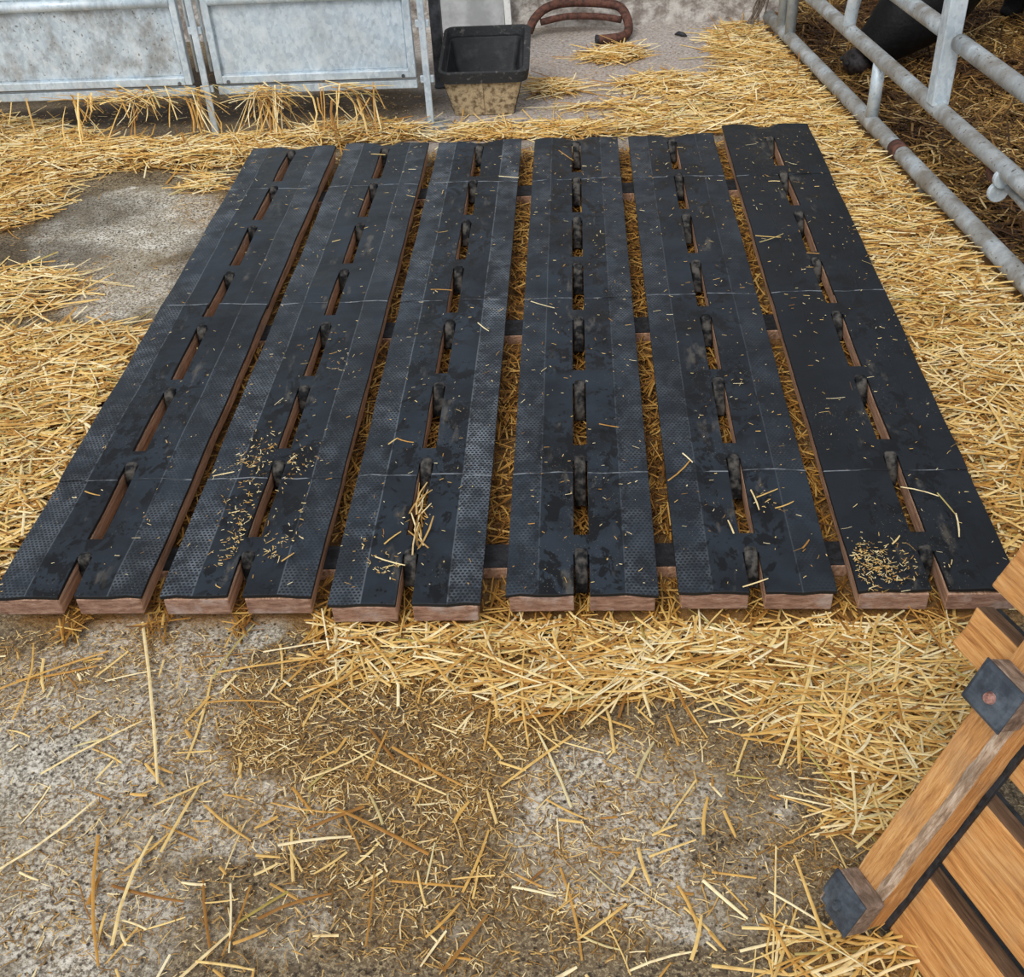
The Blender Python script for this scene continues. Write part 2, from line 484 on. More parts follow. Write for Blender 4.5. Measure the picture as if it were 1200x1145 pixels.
DRY = [(60, 850, .34, .20, .95), (130, 930, .26, .16, .9), (300, 960, .14, .08, .75), (40, 980, .2, .14, .85), (230, 740, .22, .08, .9), (190, 790, .16, .12, .95), (60, 1080, .28, .12, .8), (340, 1080, .08, .07, .55), (730, 920, .20, .10, .85), (710, 1000, .16, .13, .85), (830, 1040, .16, .10, .65), (860, 930, .12, .1, .6), (640, 1090, .2, .06, .3),
       (150, 265, .32, .36, 1.0), (170, 340, .26, .2, .9), (430, 1080, .1, .05, .3)]
BACK = [(700, 90, .75, .75, 1.0), (560, 150, .3, .25, 1.0), (780, 50, .5, .5, 1.0), (540, 60, .3, .5, 1.0), (320, 110, .2, .1, .5)]
DARK = [(150, 135, 1.1, .13, .97), (330, 122, .35, .12, .9), (440, 118, .3, .14, .8), (-100, 100, 1.5, .35, .95), (330, 85, .7, .22, .95), (60, 250, .35, .18, .5), (20, 300, .3, .12, .6), (240, 300, .10, .25, .35), (390, 850, .2, .1, .2)]  # shade under and behind the gates painted as dark floor, plus other dark patches


def beyond(x, y):
    """signed distance behind the feed barrier (positive = inside the pen)"""
    d = BAR_B - BAR_A
    n = np.array([-d[1], d[0]]) / np.hypot(*d)
    return (x - BAR_A[0]) * n[0] + (y - BAR_A[1]) * n[1]


def in_deck(x, y, m=0.0):
    return (x > DECK[0] - m) & (x < DECK[1] + m) & (y > DECK[2] - m) & (y < DECK[3] + m + np.where(x > 0.5, 0.085, 0))


def dens_long(x, y):
    d = blobs(x, y, THICK)
    n = vnoise(x, y, 7, 3) * 0.6 + vnoise(x, y, 17, 4) * 0.4
    d = d * np.clip(0.35 + 1.3 * n, 0, 1.15) + np.where(d > 0.75, 0.25, 0)
    d = np.where(beyond(x, y) > 0.03, 1.0, d)
    return np.clip(d, 0, 1)


def dens_chaff(x, y):
    d = np.maximum(blobs(x, y, CHAFF), 0.55 * blobs(x, y, THICK))
    n = vnoise(x, y, 9, 5) * 0.55 + vnoise(x, y, 23, 6) * 0.45
    return np.clip(d * np.clip(0.2 + 1.6 * n, 0, 1.3) + 0.05, 0, 1)


# ------------------------------------------------------------------ the setting
def grid_mesh(name, xs, ys, zf):
    X, Y = np.meshgrid(xs, ys)
    Z = zf(X, Y)
    nx, ny = len(xs), len(ys)
    co = np.stack([X.ravel(), Y.ravel(), Z.ravel()], 1)
    i = np.arange(nx * ny).reshape(ny, nx)
    q = np.stack([i[:-1, :-1], i[:-1, 1:], i[1:, 1:], i[1:, :-1]], -1).reshape(-1, 4)
    me = np_mesh(name, co, q)
    return me, co


def np_mesh(name, co, q):
    me = bpy.data.meshes.new(name)
    me.vertices.add(len(co)); me.vertices.foreach_set('co', co.astype(np.float32).ravel())
    me.loops.add(q.size); me.loops.foreach_set('vertex_index', q.astype(np.int32).ravel())
    me.polygons.add(len(q))
    me.polygons.foreach_set('loop_start', np.arange(0, q.size, q.shape[1], dtype=np.int32))
    me.polygons.foreach_set('loop_total', np.full(len(q), q.shape[1], dtype=np.int32))
    me.update(calc_edges=True)
    return me


fx = np.arange(-3.6, 3.6, 0.02); fy = np.arange(0.1, 7.2, 0.02)
fme, fco = grid_mesh('floor', fx, fy, lambda X, Y: 0.006 * (vnoise(X, Y, 3, 1) - 0.6) + 0.003 * (vnoise(X, Y, 11, 2) - 0.5) - 0.001)
X, Y = fco[:, 0], fco[:, 1]
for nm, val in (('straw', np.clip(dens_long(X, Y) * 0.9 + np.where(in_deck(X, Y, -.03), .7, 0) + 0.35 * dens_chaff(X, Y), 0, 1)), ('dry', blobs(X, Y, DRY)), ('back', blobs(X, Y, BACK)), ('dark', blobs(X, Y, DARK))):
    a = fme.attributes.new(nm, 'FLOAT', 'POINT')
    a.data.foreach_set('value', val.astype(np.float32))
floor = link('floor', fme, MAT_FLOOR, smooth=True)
tag(floor, kind='structure')

wx = np.linspace(-3.6, 1.0, 120); wz = np.linspace(-0.02, 1.3, 34)
WX, WZ = np.meshgrid(wx, wz)
WYv = 5.73 - 0.02 * vnoise(WX + 9, WZ, 6, 8) - 0.012 * vnoise(WX + 9, WZ, 21, 9) - 0.03 * np.clip(1 - WZ / .08, 0, 1)
co = np.stack([WX.ravel(), WYv.ravel(), WZ.ravel()], 1)
i = np.arange(co.shape[0]).reshape(WX.shape)
q = np.stack([i[:-1, :-1], i[:-1, 1:], i[1:, 1:], i[1:, :-1]], -1).reshape(-1, 4)
# back and top so the wall is a solid block
base = len(co)
bco = co.copy(); bco[:, 1] = 5.9
co2 = np.concatenate([co, bco])
nyr, nxr = WX.shape
def strip(a): return np.stack([a[:-1], a[1:], a[1:] + base, a[:-1] + base], -1)
q2 = np.concatenate([q, (q + base)[:, ::-1], strip(i[-1]), strip(i[:, 0]), strip(i[:, -1])])
wall = link('wall_back', np_mesh('wall_back', co2, q2), MAT_WALL, smooth=False)
tag(wall, kind='structure')
for nm, lo, hi in (('wall_rear', (1.0, 6.45, -.02), (3.6, 6.6, 1.7)), ('wall_right', (3.45, .6, -.02), (3.6, 6.45, 1.7))):
    bm = bmesh.new()
    add_box(bm, lo, hi, nx=12)
    tag(obj(nm, bm, MAT_WALL), kind='structure')

# ------------------------------------------------------------------ rubber-topped slat panels
SEAMS = [1.577, 1.974, 2.779, 3.593]
SLOTS = [(1.40, 1.712)] + [(1.712 + 0.3145 * k - 0.256 + 0.3145 - 0.3145, 1.712 + 0.3145 * k) for k in range(1, 8)]


def wav(x, y, seed):
    return 0.0022 * math.sin(9 * y + seed * 1.7 + 3 * x) + 0.0014 * math.sin(23 * y + seed + 11 * x)


def mat_segment(panel, W, y0, y1, y_org, seed, last, first):
    """one rubber sheet with its slots cut out, in panel coordinates (y measured from the front edge)"""
    hw = W / 2; sw = 0.0155
    xs = [-hw, -hw * .8, -hw * .57, -hw * .33, -sw, sw, hw * .33, hw * .57, hw * .8, hw]
    ys = set([y0, y1])
    for a, b in SLOTS:
        for v in (a, b):
            if y0 < v < y1: ys.add(v)
    ys = sorted(ys)
    fine = []
    if not last:
        ys.insert(-1, ys[-1] - 0.0024)
    for a, b in zip(ys, ys[1:]):
        n = max(1, round((b - a) / 0.05))
        fine += [a + (b - a) * k / n for k in range(n)]
    fine.append(ys[-1])
    bm = bmesh.new()
    vt, vb = {}, {}
    th = 0.009
    for iy, y in enumerate(fine):
        for ix, x in enumerate(xs):
            dz = wav(x, y, seed)
            ye = y
            if last and iy == len(fine) - 1:
                dz -= 0.010 * math.exp(-(x / 0.03) ** 2) - 0.002
                ye += 0.004 * math.sin(x * 40 + seed) - 0.014 * math.exp(-(x / 0.02) ** 2)
            if first and iy == 0:
                dz -= 0.002 + .001 * math.sin(40 * x + seed); ye += 0.004 + .002 * math.sin(60 * x + seed)
            if iy == len(fine) - 1 and not last: dz += 0.0022
            if iy >= len(fine) - 2 and not last: ye += 0.004 + .0025 * math.sin(34 * x + seed) + .0012 * math.sin(90 * x + 2 * seed)
            if iy == 0 and not first: dz -= 0.001
            if abs(x) > hw * .95: dz -= 0.002
            p = (x, ye - y_org, ZT - 0.001 + dz)
            vt[ix, iy] = bm.verts.new(p)
            vb[ix, iy] = bm.verts.new((p[0], p[1], p[2] - th))
    cells = set()
    for iy in range(len(fine) - 1):
        ym = (fine[iy] + fine[iy + 1]) / 2
        for ix in range(len(xs) - 1):
            xm = (xs[ix] + xs[ix + 1]) / 2
            if abs(xm) < sw and any(a < ym < b for a, b in SLOTS): continue
            cells.add((ix, iy))
    for (ix, iy) in cells:
        a, b, c, d = (ix, iy), (ix + 1, iy), (ix + 1, iy + 1), (ix, iy + 1)
        ft_ = bm.faces.new((vt[a], vt[b], vt[c], vt[d]))
        if iy == len(fine) - 2 and not last: ft_.material_index = 1
        bm.faces.new((vb[d], vb[c], vb[b], vb[a]))
        for (u, v, nb) in ((a, b, (ix, iy - 1)), (b, c, (ix + 1, iy)), (c, d, (ix, iy + 1)), (d, a, (ix - 1, iy))):
            if nb not in cells:
                f = bm.faces.new((vt[u], vb[u], vb[v], vt[v]))
                if nb == (ix, iy + 1) and iy == len(fine) - 2 and not last: f.material_index = 1
    for v in [v for v in bm.verts if not v.link_faces]: bm.verts.remove(v)
    o = obj('rubber_mat', bm, [MAT_RUBBER, MAT_SEAM], panel, smooth=False, bevel=0.0025)
    return o


PANEL_INFO = [
    ('leftmost black rubber-topped slat panel, its outer edge beside bare concrete', (0.85, .55, .12)),
    ('black rubber-topped slat panel second from left with a streak of pale chaff', (.95, .5, .15)),
    ('black rubber-topped slat panel third from left with a straw tuft in its front slot', (.8, 1.25, .05)),
    ('black rubber-topped slat panel with straight upright slots, fourth from left, ahead of the trough', (.5, .5, .0)),
    ('smoother black rubber-topped slat panel second from right', (.45, .2, .2)),
    ('rightmost and longest slat panel, smooth darkest rubber with chaff pile near front', (0.0, .0, .85)),
]
WEAR = []
for n, (xa, xb) in enumerate(PANEL_EDGES):
    yf = [1.591, 1.591, 1.568, 1.591, 1.594, 1.594][n]
    yb = [3.967, 3.972, 3.967, 3.972, 3.977, 4.052][n]
    x = (xa + xb) / 2; W = xb - xa
    p = empty('slat_panel', (x, yf, 0))
    tag(p, PANEL_INFO[n][0], 'slat panel', 'rubber-topped slat panels')
    for sgn in (-1, 1):
        bm = bmesh.new()
        lo, hi = (0.0165, W / 2 - 0.006)
        if sgn < 0: lo, hi = -hi, -lo
        vs = add_box(bm, (lo, 0.004, 0.032), (hi, yb - yf - 0.006, ZT - 0.0125), nx=24)
        for v in vs:
            v.co.z += wav(v.co.x, v.co.y + yf, n) * 0.8
            v.co.x += 0.0012 * math.sin(17 * v.co.y + n + sgn)
        bm.faces.ensure_lookup_table()
        bm.normal_update()
        for f in bm.faces:
            if abs(f.normal.y) > 0.9: f.material_index = 1
        obj('slat', bm, [MAT_SLAT, MAT_SLAT_END], p, bevel=0.003)
    mats = []
    for k in range(4):
        y0 = yf if k == 0 else SEAMS[k]
        y1 = SEAMS[k + 1] if k < 3 else yb
        m = mat_segment(p, W, y0 + (0.0 if k == 0 else .001), y1, yf, n * 3 + k, k == 3, k == 0)
        m.color = (*PANEL_INFO[n][1], 1)
        mats.append((y0, y1, m))
    for a, b in SLOTS:
        m = [q for q in mats if q[0] - 1e-6 <= b - .002 <= q[1] + 1e-6][0][2]
        bm = bmesh.new()
        L = (b - max(a, yf - .05)) * random.uniform(.34, .46) * (.28, .3, .6, 1.0, .85, .5)[n]
        jx = random.uniform(-.0012, .0012)
        prof = [(0.014, -0.001), (0.006, 0.0040), (-0.008, 0.003), (-min(0.022, L * .6), -0.008), (-L * .75, -0.032), (-L * .85, -0.056), (-L * .62, -0.060), (-0.014, -0.030), (0.012, -0.013)]
        ring = []
        hw = 0.0128
        for xx in (-hw, -hw * .5, hw * .5, hw):
            dome = -0.002 if abs(xx) == hw else 0.0015
            ring.append([bm.verts.new((jx + xx, b - yf + py_, ZT + pz_ + dome)) for py_, pz_ in prof])
        for r1, r2 in zip(ring, ring[1:]):
            for i_ in range(len(prof)):
                bm.faces.new((r1[i_], r1[(i_ + 1) % len(prof)], r2[(i_ + 1) % len(prof)], r2[i_]))
        bm.faces.new(ring[0]); bm.faces.new(ring[-1])
        obj('rubber_flap', bm, MAT_FLAP, m, bevel=0.003)

# bearers under the panels
for y, w, lab in ((1.765, .075, 'front wooden cross bearer glimpsed in the gaps between slat panels'), (2.715, .085, 'middle wooden cross bearer glimpsed in the gaps between slat panels'), (3.64, .085, 'rear wooden cross bearer glimpsed in the gaps between slat panels')):
    b = empty('cross_bearer', (-.17, y, 0))
    tag(b, lab, 'bearer', 'cross bearers under the slat panels')
    bm = bmesh.new()
    add_box(bm, (-.99, -w / 2, 0.0), (.99, w / 2, 0.0288), nx=20)
    obj('timber', bm, MAT_SLAT, b, bevel=.003)
    bm = bmesh.new()
    add_box(bm, (-.985, -w / 2 + .002, 0.029), (.985, w / 2 - .002, 0.0315), nx=20)
    tag(obj('rubber_strip', bm, MAT_BLACKSTRIP, b), 'thin black rubber strip')


# ------------------------------------------------------------------ straw geometry
def blades(name, cx, cy, cz, length, width, head, pitch, mat, kind='stuff', kink=None, curve=None, nseg=3, droop=None):
    """folded straw strips: cx.. arrays of centres; ridge upward"""
    n = len(cx)
    t = np.linspace(-.5, .5, nseg + 1)
    curve = np.zeros(n) if curve is None else curve
    P = np.zeros((n, nseg + 1, 3)); S = np.zeros((n, nseg + 1, 3))
    h = head[:, None] + curve[:, None] * t[None] * 2
    if kink is not None:
        h = h + np.where(t[None] > 0.01, kink[:, None], 0)
    dt = 1.0 / nseg
    dx = np.cos(h) * np.cos(pitch)[:, None]; dy = np.sin(h) * np.cos(pitch)[:, None]
    x = np.cumsum((dx[:, :-1] + dx[:, 1:]) / 2 * dt, 1); y = np.cumsum((dy[:, :-1] + dy[:, 1:]) / 2 * dt, 1)
    x = np.concatenate([np.zeros((n, 1)), x], 1); y = np.concatenate([np.zeros((n, 1)), y], 1)
    x -= x.mean(1, keepdims=True); y -= y.mean(1, keepdims=True)
    P[:, :, 0] = cx[:, None] + x * length[:, None]
    P[:, :, 1] = cy[:, None] + y * length[:, None]
    P[:, :, 2] = cz[:, None] + t[None] * (np.sin(pitch) * length)[:, None]
    if droop is not None:
        P[:, :, 2] -= droop[:, None] * (t[None] + .5) ** 2
    P[:, :, 2] = np.maximum(P[:, :, 2], 0.0012)
    S[:, :, 0] = -np.sin(h); S[:, :, 1] = np.cos(h)
    w = width[:, None, None] * 0.5
    taper = np.ones(nseg + 1); taper[-1] = .7
    w = w * taper[None, :, None]
    A = P - S * w; B = P + S * w
    C = P.copy(); C[:, :, 2] += width[:, None] * 0.38
    V = np.stack([A, C, B], 2)                      # n, seg+1, 3, 3
    co = V.reshape(-1, 3)
    idx = np.arange(n * (nseg + 1) * 3).reshape(n, nseg + 1, 3)
    q1 = np.stack([idx[:, :-1, 0], idx[:, :-1, 1], idx[:, 1:, 1], idx[:, 1:, 0]], -1)
    q2 = np.stack([idx[:, :-1, 1], idx[:, :-1, 2], idx[:, 1:, 2], idx[:, 1:, 1]], -1)
    q = np.concatenate([q1.reshape(-1, 4), q2.reshape(-1, 4)])
    o = link(name, np_mesh(name, co, q), mat)
    if kind: o['kind'] = kind
    return o


def sample(x0, x1, y0, y1, per_m2, fn, cond=None):
    n = int((x1 - x0) * (y1 - y0) * per_m2)
    x = rng.uniform(x0, x1, n); y = rng.uniform(y0, y1, n)
    keep = rng.random(n) < fn(x, y)
    if cond is not None: keep &= cond(x, y)
    return x[keep], y[keep]


def main_heading(x, y):
    """straw lies roughly across the view, with a wide spread"""
    n = len(x)
    th = rng.normal(0.12, 0.55, n)
    wild = rng.random(n) < 0.42
    return np.where(wild, rng.uniform(-math.pi, math.pi, n), th) + np.where(rng.random(n) < .5, math.pi, 0)


notdeck = lambda x, y: ~(in_deck(x, y, 0.03) & ((y > 1.60) | in_deck(x, y, -.004))) & (beyond(x, y) < -.035)
# long straw on the open floor
x, y = sample(-3.0, 1.5, 0.75, 5.62, 8200, lambda x, y: dens_long(x, y) ** 1.25, notdeck)
n = len(x)
L = np.clip(rng.lognormal(math.log(0.105), 0.6, n), .03, .34)
W = np.clip(rng.normal(0.0050, 0.0015, n), .002, .0085)
d = dens_long(x, y)
cz = rng.random(n) * (0.004 + 0.036 * d ** 1.5) + 0.002
nearedge = in_deck(x, y, 0.09) | (beyond(x, y) > -.09)
cz = np.where(beyond(x, y) > -.08, cz * .4, cz)
front = in_deck(x, y, .06) & (y < 1.6)
L = np.where(front, np.minimum(L, .10), np.where(nearedge, np.minimum(L, .07), L))
cz = np.where(front, np.minimum(cz, .022), cz)
W = np.where(y < 1.7, W * .86, W)
o = blades('loose_straw', x, y, cz, L, W, main_heading(x, y), rng.normal(0, .10, n), MAT_STRAW, curve=rng.normal(0, .18, n), kink=np.where(rng.random(n) < .18, rng.normal(0, .7, n), 0))
tag(o, 'loose golden straw spread over the concrete floor around the slat panels', 'straw')

# straw heaped in the pen behind the feed barrier
x, y = sample(0.9, 3.25, 1.4, 6.25, 7600, lambda x, y: np.where(beyond(x, y) > .05, 1.0, 0), lambda x, y: (y < 5.72) | (x > 1.02))
n = len(x)
L = np.clip(rng.lognormal(math.log(0.11), 0.55, n), .03, .32)
bq = beyond(x, y)
L = np.where(bq < .12, np.minimum(L, .09), L)
cz = rng.random(n) * (0.02 + .05 * vnoise(x, y, 3, 12)) * np.clip((bq - .02) / .12, .15, 1) + .003
o = blades('pen_bedding_straw', x, y, cz, L, np.clip(rng.normal(0.0056, 0.0015, n), .002, .009), rng.uniform(0, 6.28, n), rng.normal(0, .22, n), MAT_STRAW_PEN, curve=rng.normal(0, .2, n))
tag(o, 'trampled brownish straw bedding inside the pen behind the tubular barrier', 'straw')

# short chaff
x, y = sample(-2.2, 1.4, 0.5, 2.6, 42000, lambda x, y: dens_chaff(x, y) * .8, lambda x, y: notdeck(x, y) & (y < 2.6))
x2, y2 = sample(-3.0, 1.4, 2.4, 5.6, 9000, lambda x, y: dens_chaff(x, y) * .7, notdeck)
x = np.concatenate([x, x2]); y = np.concatenate([y, y2])
n = len(x)
L = np.clip(rng.lognormal(math.log(0.012), 0.6, n), .003, .05)
W = np.clip(rng.normal(0.0016, 0.0006, n), .0007, .0035)
o = blades('straw_chaff', x, y, rng.random(n) * .004 + .001, L, W, rng.uniform(0, 6.28, n), rng.normal(0, .08, n), MAT_CHAFF, nseg=2, curve=rng.normal(0, .3, n))
tag(o, 'short chopped straw chaff scattered thinly over the concrete in front of the slat panels', 'chaff')

# single stems in front, sparse
x, y = sample(-1.8, 1.2, .5, 1.53, 260, lambda x, y: 0.75 + 0 * x, notdeck)
n = len(x)
L = np.clip(rng.lognormal(math.log(0.055), 0.6, n), .02, .2)
o1 = (x, y, rng.random(n) * .006 + .003, L, np.clip(rng.normal(0.0042, 0.0012, n), .002, .007), rng.uniform(0, 6.28, n))
# long stems seen one by one in the photograph: end points on the ground
STEMS = [((170, 735), (188, 925)), ((0, 813), (130, 768)), ((50, 912), (168, 850)), ((0, 1028), (115, 945)), ((115, 985), (115, 1140)), ((130, 1115), (178, 985)), ((182, 950), (250, 920)), ((190, 1005), (236, 925)),
         ((257, 793), (385, 775)), ((242, 828), (330, 828)), ((357, 921), (440, 885)), ((430, 920), (455, 862)), ((303, 1081), (390, 1051)), ((275, 1112), (315, 1096)), ((232, 1132), (300, 1142)), ((595, 852), (700, 832)), ((620, 800), (700, 770)), ((760, 802), (925, 803)), ((680, 822), (830, 800)),
         ((745, 918), (765, 875)), ((747, 1000), (762, 1045)), ((823, 985), (828, 940)), ((760, 1010), (815, 990)), ((763, 985), (793, 972)), ((810, 1132), (822, 1080)), ((830, 1098), (850, 1120)), ((900, 1050), (978, 1098)), ((965, 1110), (975, 1144)), ((520, 1144), (572, 1078)), ((500, 1105), (540, 1065)), ((870, 870), (985, 892)), ((900, 790), (1010, 700 + 40)),
         ((1000, 780), (1100, 890)), ((1030, 800), (1040, 870)), ((250, 800), (300, 735)), ((20, 850), (45, 760)), ((310, 770), (480, 740)), ((400, 800), (560, 745)), ((480, 760), (640, 730)), ((640, 740), (780, 775)), ((860, 740), (1020, 760)), ((560, 760), (720, 790)), ((600, 850), (760, 815)), ((880, 770), (960, 850))]
a = np.array([at(*p)[:2] for p, _ in STEMS]); b = np.array([at(*p)[:2] for _, p in STEMS])
mid = (a + b) / 2; dd = b - a
xs = np.concatenate([o1[0], mid[:, 0]]); ys = np.concatenate([o1[1], mid[:, 1]])
o = blades('straw_stems', xs, ys, np.concatenate([o1[2], np.full(len(mid), .014)]), np.concatenate([o1[3], np.hypot(dd[:, 0], dd[:, 1])]), np.concatenate([o1[4], rng.uniform(.004, .0062, len(mid))]), np.concatenate([o1[5], np.arctan2(dd[:, 1], dd[:, 0])]), np.zeros(len(xs)), MAT_STRAW, curve=rng.normal(0, .1, len(xs)))
tag(o, 'separate long straw stems lying across the chaff in the foreground', 'straw')

# straw under the panels, seen through gaps and slots
gaps = [(PANEL_EDGES[k][1] - .006, PANEL_EDGES[k + 1][0] + .006) for k in range(5)] + [((a + b) / 2 - .018, (a + b) / 2 + .018) for a, b in PANEL_EDGES]
gx, gy = [], []
for a, b in gaps:
    k = 900
    gx.append(rng.uniform(a, b, k)); gy.append(rng.uniform(1.55, 4.04, k))
x = np.concatenate(gx); y = np.concatenate(gy)
keep = ~((np.abs(y - 1.765) < .06) | (np.abs(y - 2.715) < .065) | (np.abs(y - 3.64) < .065))
x, y = x[keep], y[keep]
n = len(x)
L = np.clip(rng.lognormal(math.log(0.05), .4, n), .02, .12)
hd = rng.normal(math.pi / 2, .9, n)
o = blades('straw_under_panels', x, y, rng.random(n) * .026 + .002, L, np.clip(rng.normal(.0036, .001, n), .002, .006), hd, rng.normal(0, .03, n), MAT_STRAW_UNDER)
tag(o, 'brown straw lying in the gaps and slots beneath the slat panels', 'straw')

# bits lying on the rubber
ex, ey, el, eh = [], [], [], []
for k in range(1500):
    a, b = PANEL_EDGES[min(5, int(rng.random() ** .8 * 6))]
    ex.append(rng.uniform(a + .01, b - .01)); ey.append(rng.uniform(1.6, 3.95)); el.append(min(.045, rng.lognormal(math.log(.006), .65))); eh.append(rng.uniform(0, 6.28))
for px, py, r_, cnt in ((1030, 668, .035, 260), (1010, 655, .03, 90), (460, 668, .02, 45), (290, 610, .03, 90), (305, 580, .03, 70), (345, 545, .03, 60), (300, 540, .03, 70), (320, 520, .03, 40), (320, 640, .03, 60), (275, 650, .03, 50), (490, 610, .012, 20), (905, 590, .02, 14), (395, 430, .04, 30), (1000, 270, .03, 8), (620, 195, .02, 10), (430, 640, .03, 20), (680, 560, .06, 14), (760, 190, .08, 20)):
    c = at(px, py, ZT)
    for _ in range(cnt):
        ex.append(c[0] + rng.normal(0, r_)); ey.append(c[1] + rng.normal(0, r_ * 1.1)); el.append(min(.03, rng.lognormal(math.log(.007), .5))); eh.append(rng.uniform(0, 6.28))
ex = np.array(ex); ey = np.array(ey); el = np.array(el); eh = np.array(eh)
ok = np.zeros(len(ex), bool)
for a, b in PANEL_EDGES:
    cxm = (a + b) / 2
    ok |= (ex > a + .004) & (ex < b - .004) & (np.abs(ex - cxm) > .018)
ok &= (ey > 1.585) & (ey < 3.96)
ex, ey, el, eh = ex[ok], ey[ok], el[ok], eh[ok]
SEG = [((455, 523), (465, 516)), ((465, 516), (485, 521)), ((702, 499), (725, 503)), ((783, 566), (810, 541)), ((800, 533), (812, 544)), ((1055, 572), (1100, 583)), ((1098, 580), (1120, 606)), ((1120, 604), (1124, 632)), ((622, 355), (650, 363)), ((585, 208), (608, 210)), ((908, 598), (930, 590)), ((886, 585), (911, 575)), ((880, 576), (890, 600)), ((860, 628), (853, 612)), ((100, 578), (118, 583)),
       ((885, 278), (915, 280)), ((890, 286), (918, 276)), ((900, 214), (914, 214)), ((945, 298), (960, 299)), ((505, 341), (530, 342)), ((655, 178), (672, 190)), ((250, 560), (275, 555)), ((435, 182), (452, 183)), ((450, 640), (470, 625)), ((440, 655), (475, 665)), ((560, 380), (573, 390)), ((1045, 640), (1054, 630)), ((940, 645), (948, 635)), ((870, 690), (900, 680)), ((330, 660), (345, 650)), ((395, 175), (410, 178))]
a = np.array([at(*p, ZT)[:2] for p, _ in SEG]); b = np.array([at(*p, ZT)[:2] for _, p in SEG]); dd = b - a
x = np.concatenate([ex, (a + b)[:, 0] / 2]); y = np.concatenate([ey, (a + b)[:, 1] / 2])
n = len(x)
o = blades('straw_on_panels', x, y, np.full(n, ZT + .0045) + rng.random(n) * .001, np.concatenate([el, np.hypot(dd[:, 0], dd[:, 1])]), np.concatenate([np.clip(rng.normal(.0014, .0005, len(ex)), .0007, .003), np.full(len(a), .0034)]), np.concatenate([eh, np.arctan2(dd[:, 1], dd[:, 0])]), np.zeros(n), MAT_STRAW, curve=rng.normal(0, .15, n))
tag(o, 'pale straw bits and stems scattered on top of the black rubber', 'straw')

# tuft in the third panel's front slot
c = at(493, 605, ZT)
n = 16
o = blades('straw_tuft', c[0] + rng.normal(0, .006, n), c[1] + rng.uniform(-.10, .05, n), np.full(n, ZT + .003) + rng.random(n) * .012, rng.uniform(.05, .13, n), rng.uniform(.002, .004, n), rng.normal(math.pi / 2 + .1, .3, n), rng.normal(0, .10, n), MAT_CHAFF, curve=rng.normal(0, .4, n))
tag(o, 'pale straw tuft caught in the front slot of the third slat panel', 'straw')

# ------------------------------------------------------------------ sheeted gates at the back left
GY = 4.40


def build_gate(name, x0, x1, sheet, label):
    g = empty(name, ((x0 + x1) / 2, GY, 0))
    tag(g, label, 'gate', 'sheeted galvanised gates')
    cx = (x0 + x1) / 2
    a, b = x0 - cx, x1 - cx
    bm = bmesh.new()
    ft = .027
    for lo, hi in (((a, -.016, .20), (a + ft, .016, 1.10)), ((b - ft, -.016, .20), (b, .016, 1.10)), ((a + ft, -.016, .20), (b - ft, .016, .23)), ((a + ft, -.016, 1.07), (b - ft, .016, 1.10))):
        add_box(bm, lo, hi)
    obj('gate_frame', bm, MAT_GALV, g, bevel=.003)
    bm = bmesh.new()
    add_tube(bm, [(a + ft, -.004, .508), (b - ft, -.004, .508)], .020)
    obj('middle_rail', bm, MAT_GALV, g, smooth=True)
    bm = bmesh.new()
    add_box(bm, (a, -.004, .155), (b, .020, .187))
    obj('lower_rail', bm, MAT_GALV, g, bevel=.003)
    for z0, z1 in ((.222, .497), (.520, 1.08)):
        bm = bmesh.new()
        add_box(bm, (a + ft - .004, .004, z0), (b - ft + .004, .008, z1))
        add_box(bm, (a + ft + .006, .001, z0 + .012), (b - ft - .006, .0045, z1 - .010))
        obj('sheet_panel', bm, sheet, g, bevel=.002)
    for xx in (a + .05, b - .05):
        bm = bmesh.new()
        add_tube(bm, [(xx, -.019, .208), (xx, -.014, .208)], .007)
        obj('rivet', bm, MAT_DARKPOST, g)
    return g


def drop_bolt(parent_x, gate, xw, tabs, zb):
    """flat rod with tabs that pins the gate; its foot stands on the floor"""
    bm = bmesh.new()
    dx = xw - parent_x
    add_box(bm, (dx - .013, -.034, zb), (dx + .013, -.024, 1.05))
    obj('drop_bolt', bm, MAT_GALV, gate, bevel=.003)
    for z in tabs:
        bm = bmesh.new()
        add_box(bm, (dx - .026, -.026, z - .013), (dx + .026, -.014, z + .013))
        add_box(bm, (dx - .008, -.024, z - .075), (dx + .003, -.014, z + .01))
        obj('bolt_bracket', bm, MAT_GALV, gate, bevel=.002)


gA = build_gate('sheeted_gate', -2.42, -1.492, MAT_GALV_DIRTY, 'leftmost galvanised sheeted gate, dirtier grey sheet streaked with stains')
gB = build_gate('sheeted_gate', -1.398, -.612, MAT_GALV, 'brighter galvanised sheeted gate standing beside the black trough')
drop_bolt(-1.956, gA, -2.352, (.40,), 0.0)
drop_bolt(-1.005, gB, -1.436, (.405, .185), 0.0)
drop_bolt(-1.005, gB, -.570, (.40, .195), 0.004)
bm = bmesh.new()     # spare upright rods in the joint between the gates
for xx in (-1.462, -1.408):
    add_tube(bm, [(xx + 1.005, -.010, .25), (xx + 1.005, -.010, 1.05)], .006, 8)
obj('hinge_rod', bm, MAT_GALV, gB, smooth=True)

# straw hanging out below the gates
def hanging(cx, cnt, spread, zt, lmin, lmax, seed):
    r = np.random.default_rng(seed)
    x = cx + r.normal(0, spread, cnt)
    return x, r.uniform(lmin, lmax, cnt)


